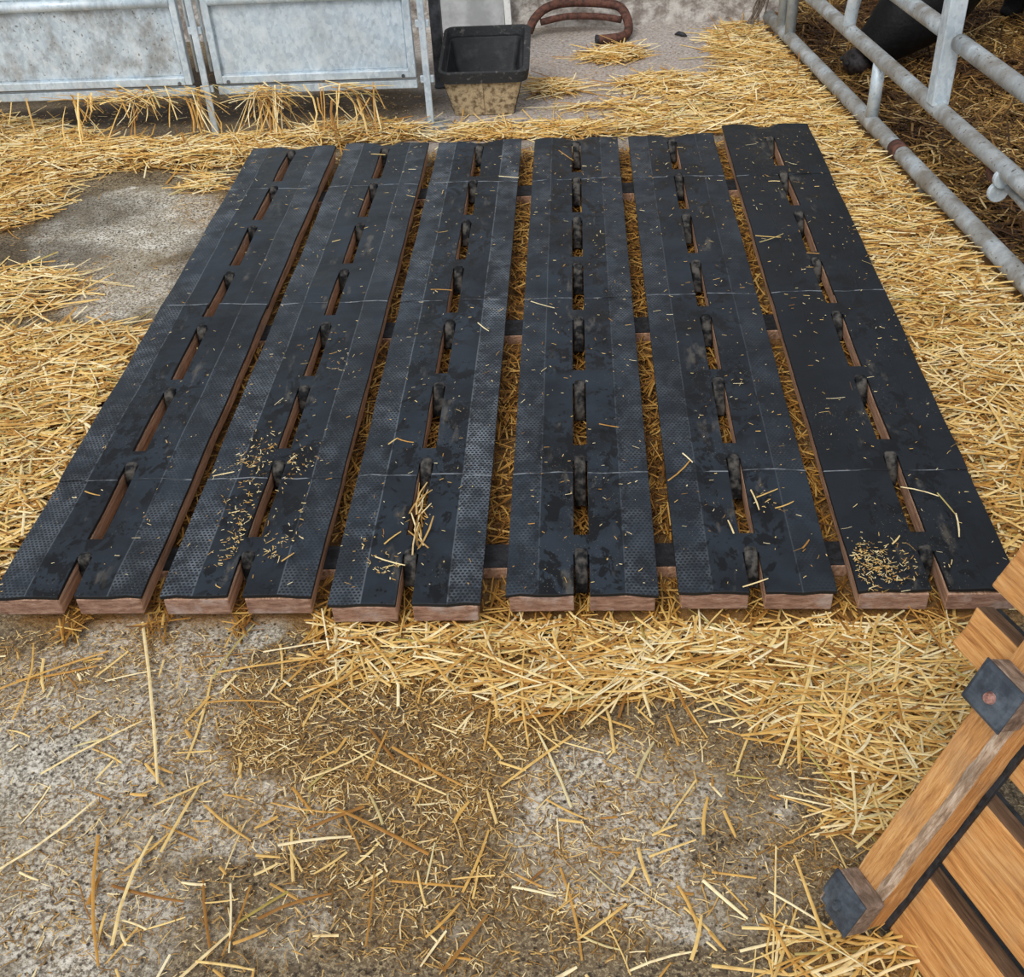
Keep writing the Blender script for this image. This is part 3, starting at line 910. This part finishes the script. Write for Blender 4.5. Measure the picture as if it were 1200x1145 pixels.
hx, hl = [], []
for cx, cnt, sp, l0, l1 in ((-1.20, 34, .05, .10, .24), (-1.80, 26, .15, .07, .24), (-2.25, 7, .06, .06, .2), (-1.46, 12, .03, .1, .22), (-.84, 18, .06, .1, .26), (-1.0, 4, .05, .08, .2)):
    x, l = hanging(cx, cnt, sp, .2, l0, l1, int(abs(cx) * 100))
    hx.append(x); hl.append(l)
hx = np.concatenate(hx); hl = np.concatenate(hl)
hx = np.clip(hx, -2.35, -.66)
n = len(hx)
# blades start under the bottom rail and run out and down
hd = rng.normal(-math.pi / 2, 1.0, n)
pt = rng.uniform(-1.3, -.6, n)
dirs = np.stack([np.cos(hd) * np.cos(pt), np.sin(hd) * np.cos(pt), np.sin(pt)], 1)
z0 = rng.uniform(.13, .20, n)
hl = np.minimum(hl, (z0 - .004) / -np.sin(pt))
cen = np.stack([hx, np.full(n, GY - .04), z0], 1) + dirs * hl[:, None] * .5
o = blades('hanging_straw', cen[:, 0], cen[:, 1], cen[:, 2], hl, np.clip(rng.normal(.0055, .0012, n), .003, .008), hd, pt, MAT_STRAW, curve=rng.normal(0, .35, n), kink=np.where(rng.random(n) < .3, rng.normal(0, .6, n), 0))
tag(o, 'wisps of pale straw hanging out from under the sheeted gates', 'straw')
# bunches caught on the lower rail
n = 120
bx = np.concatenate([rng.normal(-1.72, .15, 64), rng.normal(-1.21, .06, 36), rng.normal(-.85, .06, 20)])
bx = np.clip(bx, -2.3, -.68)
o = blades('caught_straw', bx, GY - .05 + rng.normal(0, .015, n), rng.uniform(.165, .20, n), rng.uniform(.06, .22, n), rng.uniform(.0035, .0065, n), rng.normal(0, .6, n), rng.normal(0, .2, n), MAT_STRAW, droop=rng.uniform(0, .09, n), nseg=5)
tag(o, 'straw bunched along the lower rails of the sheeted gates', 'straw')

# concrete lump under the right gate bolt
def lump(name, c, rx, ry, h, mat, seed):
    bm = bmesh.new()
    bmesh.ops.create_icosphere(bm, subdivisions=4, radius=1)
    r = random.Random(seed)
    ph = [r.uniform(0, 6) for _ in range(6)]
    for v in bm.verts:
        p = v.co
        k = 1 + .10 * math.sin(4 * p.x + ph[0]) * math.cos(5 * p.y + ph[1]) + .06 * math.sin(9 * p.x + 7 * p.y + ph[2]) + .04 * math.sin(17 * p.y + ph[3])
        z = max(p.z, 0) ** .7
        v.co = Vector((p.x * rx * k, p.y * ry * k, max(0, z * h * k) if p.z > 0 else 0))
    bmesh.ops.remove_doubles(bm, verts=bm.verts[:], dist=1e-5)
    o = obj(name, bm, mat, None, smooth=True)
    o.location = c
    return o


o = lump('concrete_lump', (-.565, 4.37, -.001), .085, .085, .026, MAT_STONE, 5)
tag(o, 'rough grey concrete lump on the floor around the gate bolt foot', 'concrete lump')

# ------------------------------------------------------------------ black feed trough
def ring_pts(x0, x1, y0, y1, z, r, zb=None, n=5):
    pts = []
    for (cx, cy, a0) in ((x1 - r, y0 + r, -90), (x1 - r, y1 - r, 0), (x0 + r, y1 - r, 90), (x0 + r, y0 + r, 180)):
        for k in range(n + 1):
            a = math.radians(a0 + 90 * k / n)
            px, py = cx + r * math.cos(a), cy + r * math.sin(a)
            t = (py - y0) / (y1 - y0)
            pts.append(Vector((px, py, z + ((zb - z) * t if zb is not None else 0))))
    return pts


tr = empty('feed_trough', (-.367, 4.63, 0))
tag(tr, 'black rubber feed trough with a mud-caked front beside the right gate', 'trough')
def loft(name, rings, mat, cap_first=False, cap_last=False, parent=None, bevel=0):
    bm = bmesh.new()
    R = [[bm.verts.new(p) for p in r] for r in rings]
    for a, b in zip(R, R[1:]):
        for k in range(len(a)):
            bm.faces.new((a[k], a[(k + 1) % len(a)], b[(k + 1) % len(b)], b[k]))
    if cap_first: bm.faces.new(R[0])
    if cap_last: bm.faces.new(R[-1])
    return bm


def T(r): return [p - Vector((-.367, 4.63, 0)) for p in r]
ROUT = dict(r=.035)
outer_b = T(ring_pts(-.490, -.246, 4.510, 4.760, 0.0, .02))
outer_t = T(ring_pts(-.528, -.204, 4.475, 4.845, .150, .03, .215))
inner_t = T(ring_pts(-.512, -.222, 4.492, 4.828, .150, .025, .215))
inner_b = T(ring_pts(-.476, -.260, 4.53, 4.745, .018, .02))
bm = loft('tub', [outer_b, outer_t, inner_t, inner_b], None, True, True)
bm.normal_update()
for f in bm.faces:
    c = f.calc_center_median()
    if c.z > .01 and c.z < .13 and f.normal.y < -.6 and c.y < -.10: f.material_index = 1
obj('tub', bm, [MAT_TROUGH, MAT_MUD], tr, bevel=.003)
r0 = T(ring_pts(-.534, -.186, 4.464, 4.856, .142, .04, .202))
r1 = T(ring_pts(-.540, -.178, 4.458, 4.864, .186, .04, .250))
r2 = T(ring_pts(-.526, -.204, 4.474, 4.850, .188, .03, .252))
r3 = T(ring_pts(-.520, -.212, 4.482, 4.840, .150, .03, .215))
bm = loft('rim', [r0, r1, r2, r3, r0], None)
tag(obj('rim', bm, MAT_TROUGH_RIM, tr, bevel=.003), 'scuffed black rolled rim')
bm = bmesh.new()
add_box(bm, (-.012, -.140, .012), (.002, -.128, .140), frame=None)
for v in bm.verts:
    t = v.co.z / .15
    v.co.y = -.121 - .036 * t - (.004 if v.co.y < -.134 else -.004)
obj('front_rib', bm, MAT_MUD, tr, bevel=.002)

# ------------------------------------------------------------------ rusty bent bar on the floor by the wall
pts = [(-.215, 5.52, .03), (-.19, 5.56, .075), (-.13, 5.60, .115), (-.03, 5.62, .13), (.12, 5.61, .125), (.215, 5.58, .11), (.25, 5.52, .06), (.245, 5.46, .026), (.20, 5.41, .022), (.105, 5.385, .022)]
bar = empty('bent_bar', (0, 5.5, 0))
tag(bar, 'rusty brown bent pipe hoop lying against the foot of the back wall', 'pipe')
bm = bmesh.new()
add_tube(bm, [p - Vector((0, 5.5, 0)) for p in smooth_path(pts, 8)], .021, 14)
obj('hoop', bm, MAT_RUST, bar, smooth=True)
bm = bmesh.new()
add_tube(bm, [p - Vector((0, 5.5, 0)) for p in smooth_path([(-.16, 5.565, .060), (-.03, 5.59, .075), (.12, 5.585, .07), (.22, 5.555, .06)], 6)], .016, 12)
obj('inner_bar', bm, MAT_RUST, bar, smooth=True)
bm = bmesh.new()
add_tube(bm, [(.108, -.1145, .022), (.098, -.117, .022)], .023, 14)
tag(obj('end_cap', bm, MAT_BLACKSTRIP, bar, smooth=False), 'dark open pipe end')

# things leaning on the back wall, left of the hoop
bm = bmesh.new()
add_box(bm, (-.655, 5.655, 0.0), (-.335, 5.672, 1.1), nx=4)
o = obj('leaning_board', bm, MAT_BOARD, bevel=.003)
tag(o, 'pale grey flat board standing against the wall behind the trough', 'board')
bm = bmesh.new()
add_box(bm, (-.331, 5.64, 0.0), (-.300, 5.665, 1.15), nx=4)
for v in bm.verts: v.co.x -= .03 * v.co.z
o = obj('white_bar', bm, MAT_WHITE, bevel=.004)
tag(o, 'narrow white bar standing against the wall right of the pale board', 'bar')
bm = bmesh.new()
add_box(bm, (-.600, 4.86, 0.0), (-.555, 4.92, 1.2), nx=4)
add_box(bm, (-.604, 4.855, .0), (-.551, 4.925, .012))
o = obj('dark_post', bm, MAT_DARKPOST, bevel=.004)
tag(o, 'dark grey steel post standing behind the right bolt of the bright gate', 'post')

# ------------------------------------------------------------------ tubular feed barrier on the right
fb = empty('feed_barrier', (1.1, 4.0, 0))
tag(fb, 'grey tubular feed barrier along the right side of the slat panels', 'barrier')
BO = Vector((1.1, 4.0, 0))
bd = Vector((1.257 - .922, 2.903 - 5.477, 0)).normalized()      # runs towards the viewer
BA = Vector((.913 , 5.477, 0))
bn = Vector((-bd.y, bd.x, 0))                                  # into the pen
if bn.x < 0: bn = -bn


def bp(s, z, off=0.0):
    return BA + bd * s + bn * off + Vector((0, 0, z)) - BO


def rail(name, s0, s1, z, r=.026, mat=MAT_GALV_PIPE, off=0.0):
    bm = bmesh.new()
    K = 14
    add_tube(bm, [bp(s0 + (s1 - s0) * k / K, z, off) for k in range(K + 1)], r, 18)
    return obj(name, bm, mat, fb, smooth=True)


def s_of(y): return (5.477 - y) / -bd.y


rail('bottom_rail', -.06, 3.7, .055, .029)
rail('second_rail', -.02, 3.7, .285, .027)
s_post = s_of(3.64)
rail('third_rail', -.02, s_post - .012, .515, .027)
rail('third_rail', s_post + .05, 3.7, .500, .027, off=.012)
rail('top_rail', -.02, 3.7, .95, .027)
# joint sleeve on the bottom rail
bm = bmesh.new()
sj = s_of(3.87)
add_tube(bm, [bp(sj - .03, .055), bp(sj + .035, .055)], .0305, 18)
tag(obj('joint_sleeve', bm, MAT_RUST, fb, smooth=True), 'dark rusty joint sleeve')
# short upright between the two lower rails
sU = s_of(4.15)
bm = bmesh.new(); add_tube(bm, [bp(sU, .07), bp(sU, .275)], .023, 16); obj('short_upright', bm, MAT_GALV, fb, smooth=True)
# curved neck bar rising from the second rail
sC = s_of(4.50)
bm = bmesh.new()
add_tube(bm, smooth_path([bp(sC, .295), bp(sC + .015, .37), bp(sC + .05, .45), bp(sC + .11, .53), bp(sC + .21, .60), bp(sC + .37, .65)], 6), .0245, 16)
obj('neck_bar', bm, MAT_GALV, fb, smooth=True)
# rectangular post
bm = bmesh.new()
fr = (np.array(bp(s_post, 0)), np.array(bd), np.array(bn), np.array((0, 0, 1.)))
add_box(bm, (-.022, -.03, .300), (.030, .026, 1.05), fr)
obj('flat_post', bm, MAT_GALV, fb, bevel=.004)
# end uprights by the wall
for y in (5.32, 5.20):
    s0 = s_of(y)
    bm = bmesh.new(); add_tube(bm, [bp(s0, .06), bp(s0, .94)], .024, 16); obj('end_upright', bm, MAT_GALV, fb, smooth=True)
# clamp near the viewer
sK = s_of(3.13)
for dz, ds in ((.262, .0), (.215, -.015)):
    bm = bmesh.new()
    c0 = bp(sK + ds, dz, -.005)
    add_tube(bm, [c0 - bd * .004, c0 + bd * .012], .030, 20)
    obj('clamp_plate', bm, MAT_GALV, fb, bevel=.003)
bm = bmesh.new()
add_tube(bm, [bp(sK - .10, .235, .02), bp(sK + .35, .235, -.01)], .013, 12)
obj('clamp_bolt', bm, MAT_GALV_PIPE, fb, smooth=True)
bm = bmesh.new()
add_tube(bm, [bp(sK - .11, .235, .022), bp(sK - .045, .235, .018)], .026, 14)
tag(obj('clamp_nut', bm, MAT_RUST, fb, smooth=False, bevel=.003), 'rusty clamp nut')
# stub legs carrying the barrier
for y in (5.36, 3.64, 2.0):
    bm = bmesh.new(); add_tube(bm, [bp(s_of(y), 0.0), bp(s_of(y), .05)], .02, 12); obj('foot', bm, MAT_GALV_PIPE, fb, smooth=True)

# frayed twine at the far end of the barrier
bm = bmesh.new()
for k in range(9):
    x0 = .86 + random.uniform(-.05, .05)
    add_tube(bm, smooth_path([(x0 + .04, 5.56 + random.uniform(-.02, .02), .15 + random.uniform(0, .1)), (x0 + .01, 5.53, .09), (x0 - .01 + random.uniform(-.03, .03), 5.50, .03), (x0 + random.uniform(-.06, .03), 5.46 + random.uniform(-.04, .03), .006)], 5), .004, 6)
o = obj('frayed_twine', bm, MAT_TWINE, smooth=True)
tag(o, 'frayed grey brown twine hanging at the far end of the barrier by the wall', 'twine')
c = at(797, 43)
bm = bmesh.new()
add_tube(bm, [Vector(p) + Vector((c[0], c[1], 0)) for p in ((-.025, .01, .008), (-.005, .012, .012), (.015, -.004, .010), (.03, -.012, .005))], [.003, .011, .010, .003], 8)
tag(obj('dark_scrap', bm, MAT_BLACKSTRIP, smooth=True), 'small dark scrap on bare concrete between the bent pipe and the barrier', 'scrap')

# ------------------------------------------------------------------ black cow behind the barrier
def skin_mesh(name, verts, edges, mat, parent=None, root=0, sub=2):
    me = bpy.data.meshes.new(name)
    me.from_pydata([v[0] for v in verts], edges, [])
    o = link(name, me, mat, parent)
    md = o.modifiers.new('skin', 'SKIN')
    md.use_smooth_shade = True
    for i_, v in enumerate(verts):
        r = v[1]
        me.skin_vertices[0].data[i_].radius = r if isinstance(r, tuple) else (r, r)
    me.skin_vertices[0].data[root].use_root = True
    sd = o.modifiers.new('sub', 'SUBSURF'); sd.levels = sub; sd.render_levels = sub
    return o


cow = empty('black_cow', (2.2, 5.2, 0))
tag(cow, 'black cow with lowered head nosing the straw behind the tubular barrier', 'cow')
cv = [
    ((1.165, 4.75, .095), .072), ((1.215, 4.755, .140), .095), ((1.285, 4.765, .200), .128), ((1.385, 4.80, .275), (.165, .185)), ((1.480, 4.86, .375), (.18, .20)),   # muzzle to poll
    ((1.60, 4.99, .56), (.17, .22)), ((1.70, 5.17, .76), (.17, .22)), ((1.92, 5.23, .92), (.21, .30)),                                     # neck to withers
    ((2.20, 5.28, .93), (.27, .34)), ((2.60, 5.34, .92), (.30, .36)), ((2.95, 5.40, .95), (.27, .31)), ((3.18, 5.43, 1.0), (.20, .22)),      # trunk
    ((1.98, 5.06, .60), .125), ((2.00, 5.05, .36), .075), ((1.98, 5.05, .33), .07), ((2.00, 5.04, .08), .05), ((1.97, 5.03, .035), .062),    # near foreleg
    ((1.96, 5.40, .60), .125), ((1.98, 5.41, .36), .075), ((1.96, 5.41, .33), .07), ((1.98, 5.42, .08), .05), ((1.95, 5.42, .035), .062),    # off foreleg
    ((3.03, 5.22, .62), .15), ((2.97, 5.21, .50), .10), ((3.10, 5.21, .36), .065), ((3.08, 5.21, .08), .048), ((3.05, 5.20, .035), .06),    # near hind leg
    ((3.03, 5.58, .62), .15), ((2.97, 5.59, .50), .10), ((3.10, 5.59, .36), .065), ((3.08, 5.59, .08), .048), ((3.05, 5.60, .035), .06),
]
ce = [(k, k + 1) for k in range(11)] + [(7, 12), (12, 13), (13, 14), (14, 15), (15, 16), (7, 17), (17, 18), (18, 19), (19, 20), (20, 21), (10, 22), (22, 23), (23, 24), (24, 25), (25, 26), (10, 27), (27, 28), (28, 29), (29, 30), (30, 31)]
CO = Vector((2.2, 5.2, 0))
skin_mesh('body', [(tuple(Vector(p) - CO), r) for p, r in cv], ce, MAT_COW, cow, root=9)
# muzzle pad, nostrils, eyes, ears, tail
bm = bmesh.new()
bmesh.ops.create_uvsphere(bm, u_segments=20, v_segments=14, radius=1)
hd_ = (Vector((1.285, 4.765, .200)) - Vector((1.165, 4.75, .095))).normalized()
sd_ = hd_.cross(Vector((0, 0, 1))).normalized(); nd_ = sd_.cross(hd_)
Mh = Matrix((sd_, nd_, hd_)).transposed().to_4x4()
for v in bm.verts: v.co = (Mh @ Vector((v.co.x * .070, v.co.y * .058, v.co.z * .05))) + Vector((1.146, 4.747, .082)) - CO
obj('muzzle', bm, MAT_NOSE, cow, smooth=True)
for s in (-1, 1):
    bm = bmesh.new(); bmesh.ops.create_uvsphere(bm, u_segments=10, v_segments=8, radius=.010)
    for v in bm.verts: v.co += Vector((1.146, 4.747, .082)) - CO + sd_ * s * .034 + nd_ * .040 - hd_ * .030
    obj('nostril', bm, MAT_BLACKSTRIP, cow, smooth=True)
    bm = bmesh.new(); bmesh.ops.create_uvsphere(bm, u_segments=12, v_segments=10, radius=.022)
    for v in bm.verts: v.co += Vector((1.36, 4.80, .275)) - CO + sd_ * s * .145 + nd_ * .07
    obj('eye', bm, MAT_BLACKSTRIP, cow, smooth=True)
    e0 = Vector((1.49, 4.87, .42)) - CO + sd_ * s * .14
    skin_mesh('ear', [(tuple(e0), .03), (tuple(e0 + sd_ * s * .06 + Vector((0, 0, .0))), (.045, .018)), (tuple(e0 + sd_ * s * .13 - Vector((0, 0, .02))), (.045, .014)), (tuple(e0 + sd_ * s * .19 - Vector((0, 0, .05))), (.012, .008))], [(0, 1), (1, 2), (2, 3)], MAT_COW, cow, sub=1)
bm = bmesh.new()
add_tube(bm, [Vector(p) - CO for p in smooth_path([(3.10, 5.43, 1.12), (3.25, 5.44, 1.13), (3.31, 5.45, 1.0), (3.32, 5.46, .7), (3.31, 5.46, .4)], 5)], .022, 10)
obj('tail', bm, MAT_COW, cow, smooth=True)

# ------------------------------------------------------------------ second slatted deck standing on edge, lower right
K = 0.938
b_ = np.array([0.36322025, 0.13169983, 0.9223482]); w_ = np.array([0.39507314, -0.91832413, -0.02445436])
b_ /= np.linalg.norm(b_); w_ -= b_ * (w_ @ b_); w_ /= np.linalg.norm(w_)
n_ = np.cross(b_, w_); n_ = n_ if n_[2] > 0 else -n_
A_ = CAM + (np.array([0.38657706, 0.98703232, 0.00261394]) - CAM) * K
pal = empty('upturned_deck', (0, 0, 0))
tag(pal, 'orange wooden slatted deck stood on edge in the lower right corner', 'wooden deck')
Mp = Matrix(((w_[0], b_[0], n_[0], A_[0]), (w_[1], b_[1], n_[1], A_[1]), (w_[2], b_[2], n_[2], A_[2]), (0, 0, 0, 1)))
pal.matrix_world = Mp


def pbox(name, lo, hi, mat, parent=pal, bevel=.003, nx=10, jig=.0012):
    """box in the deck's own axes: x along the slats, y up the bearer, z out of the underside"""
    bm = bmesh.new()
    vs = add_box(bm, [v * K for v in lo], [v * K for v in hi], nx=nx)
    for v in vs: v.co += Vector((random.uniform(-jig, jig), random.uniform(-jig, jig), random.uniform(-jig, jig)))
    return bm


def wood_axis(axis, mats):  # same timber look with the grain along another local axis
    return mats[axis]


MAT_PINE_X = MAT_PINE
MAT_PINE_Y = mat_wood('orange_pine_upright', srgb(140, 90, 46), srgb(192, 138, 80), srgb(222, 176, 118), (14, 1.2, 14), 0.7, srgb(150, 122, 96), 0.35)
MAT_PINE_EDGE = mat_wood('brown_pine_edge', srgb(66, 46, 32), srgb(116, 86, 62), srgb(150, 118, 92), (1, 10, 10), 0.75, srgb(90, 76, 66), 0.5)
MAT_WANE = mat_wood('pale_worn_edge', srgb(98, 78, 62), srgb(168, 142, 116), srgb(216, 200, 182), (18, 2.5, 18), 0.7, srgb(104, 84, 66), .6)
NB0, NB1 = -.108, -.05       # bearer bottom / top along the normal
SL = -.118                   # slat face
bm = bmesh.new()
prof_ = [(-.0367, NB0), (.0235, NB0), (.0235, NB1 - .012), (.0165, NB1 - .001), (.009, NB1), (-.0367, NB1)]
rows_ = []
for q_ in range(41):
    y_ = -.045 + .995 * q_ / 40
    rows_.append([bm.verts.new(((u + random.uniform(-.0012, .0012)) * K, y_ * K, (v + random.uniform(-.0012, .0012)) * K)) for u, v in prof_])
for r1_, r2_ in zip(rows_, rows_[1:]):
    for q_ in range(6):
        f = bm.faces.new((r1_[q_], r1_[(q_ + 1) % 6], r2_[(q_ + 1) % 6], r2_[q_]))
        if q_ in (2, 3): f.material_index = 1
bm.faces.new(rows_[0]); bm.faces.new(rows_[-1])
obj('bearer', bm, [MAT_PINE_Y, MAT_WANE], pal, bevel=.002)
bm = pbox('strip', (-.034, -.05, SL), (.030, .95, NB0), None, nx=10, jig=.0005)
bm2 = pbox('bearer', (.58, -.045, NB0), (.64, .95, NB1), None, nx=20)
obj('bearer', bm2, MAT_PINE_Y, pal, bevel=.004)
tag(obj('rubber_strip', bm, MAT_BLACKSTRIP, pal, bevel=.001), 'thin black rubber strip between bearer and slats')
for yb_, dirt in ((0, 1), (.4387, 0), (.86, 0)):
    bm = pbox('block', (-.0365, yb_ - .0345, NB1), (.0365, yb_ + .0345, -.006), None, nx=3)
    blk = obj('foot_block', bm, MAT_PINE_OLD, pal, bevel=.004)
    bm = bmesh.new()
    G = 12
    V = {}
    for iy in range(G + 1):
        for ix in range(G + 1):
            u, v = ix / G * 2 - 1, iy / G * 2 - 1
            rr = math.hypot(u - .1, v)
            dome = .007 * math.exp(-(rr / .33) ** 2) - .004 * max(0, max(abs(u), abs(v)) - .85) / .15
            sx = .0375 * u; sy = .0352 * v
            if dirt and u < -.4 and v < -.4: sx += .008; sy += .006
            V[ix, iy] = bm.verts.new(((sx) * K, (yb_ + sy) * K, (.0 + dome) * K))
    for iy in range(G):
        for ix in range(G):
            bm.faces.new((V[ix, iy], V[ix + 1, iy], V[ix + 1, iy + 1], V[ix, iy + 1]))
    ge = bmesh.ops.extrude_face_region(bm, geom=bm.faces[:])
    for v in [g for g in ge['geom'] if isinstance(g, bmesh.types.BMVert)]: v.co.z = -.0068 * K
    tag(obj('rubber_pad', bm, MAT_PAD, blk, smooth=False), 'blue-black rubber pad')
    bm = bmesh.new()
    add_tube(bm, [(.004 * K, yb_ * K, .004 * K), (.004 * K, yb_ * K, .0105 * K)], [.0085, .0065], 14)
    add_tube(bm, [(.004 * K, yb_ * K, .0105 * K), (.004 * K, yb_ * K, .0115 * K)], [.0035, .003], 6)
    obj('bolt', bm, MAT_BOLT if not dirt else MAT_PAD, blk, smooth=False)

SLATS = [(-.0365, .70, -.050, .078, None), (-.036, .70, .112, .243, None), (-.036, .70, .30, .458, -.165), (-.036, .70, .497, .62, -.165), (-.036, .70, .655, .78, -.16), (-.036, .70, .815, .93, -.16)]
for x0, x1, y0, y1, xe in SLATS:
    bm = bmesh.new()
    T_ = .040
    yc = y0 + .083 if (xe is not None and y0 < .31 and y0 > .2) else y0
    poly = [(x0, y0), (x1, y0), (x1, y1)] + ([(xe, y1), (xe + .004, (yc + y1) / 2), (xe, yc)] if xe is not None else [(x0, y1)]) + ([(x0, yc)] if (xe is not None and yc != y0) else [])
    top = [bm.verts.new((u * K, v * K, SL * K)) for u, v in poly]
    bot = [bm.verts.new((u * K, v * K, (SL - T_) * K)) for u, v in poly]
    bm.faces.new(top); bm.faces.new(bot[::-1])
    for k_ in range(len(poly)):
        f = bm.faces.new((top[k_], bot[k_], bot[(k_ + 1) % len(poly)], top[(k_ + 1) % len(poly)]))
        f.material_index = 1
    sl = obj('slat', bm, [MAT_PINE_X, MAT_PINE_EDGE], pal, bevel=.004)
    bm = bmesh.new()
    add_box(bm, [(x0 if xe is None else xe + .005) * K, (yc + .001) * K, (SL - T_ - .011) * K], [x1 * K, (y1 - .001) * K, (SL - T_) * K], nx=8)
    tag(obj('rubber_facing', bm, MAT_BLACKSTRIP, sl, bevel=.001), 'black rubber facing on the far side')

# far objects were surveyed from a camera 1.600 m up; bring them to this camera's 1.585 m
SURVEY = 1.585 / 1.6
for nm in ('wall_back', 'sheeted_gate', 'sheeted_gate.001', 'hanging_straw', 'caught_straw', 'concrete_lump', 'feed_trough', 'bent_bar', 'leaning_board', 'white_bar', 'dark_post', 'feed_barrier', 'frayed_twine', 'black_cow'):
    ob = bpy.data.objects[nm]
    ob.location = Vector(ob.location) * SURVEY
    ob.scale = (SURVEY,) * 3

# ------------------------------------------------------------------ light
world = bpy.data.worlds.new('overcast')
scene.world = world
world.use_nodes = True
nt = world.node_tree
bg = nt.nodes['Background']
tc = nt.nodes.new('ShaderNodeTexCoord')
sx = nt.nodes.new('ShaderNodeSeparateXYZ')
nt.links.new(tc.outputs['Generated'], sx.inputs[0])
mr = nt.nodes.new('ShaderNodeMapRange')
mr.inputs['From Min'].default_value = -0.6; mr.inputs['From Max'].default_value = 0.7
nt.links.new(sx.outputs[1], mr.inputs['Value'])
rp = nt.nodes.new('ShaderNodeValToRGB')
rp.color_ramp.elements[0].position = 0.0; rp.color_ramp.elements[0].color = (1.0, 1.05, 1.12, 1)
rp.color_ramp.elements[1].position = 1.0; rp.color_ramp.elements[1].color = (0.40, 0.42, 0.46, 1)
nt.links.new(mr.outputs[0], rp.inputs[0])
nt.links.new(rp.outputs[0], bg.inputs['Color'])
bg.inputs['Strength'].default_value = 0.95
sd = bpy.data.lights.new('daylight', 'SUN')
sd.energy = 2.0
sd.angle = math.radians(28)
sd.color = (1.0, 0.98, 0.95)
so = bpy.data.objects.new('daylight', sd)
COL.objects.link(so)
so.rotation_euler = (math.radians(36), math.radians(-22), 0)

scene.view_settings.view_transform = 'Standard'
scene.view_settings.look = 'None'
scene.view_settings.exposure = 0.0
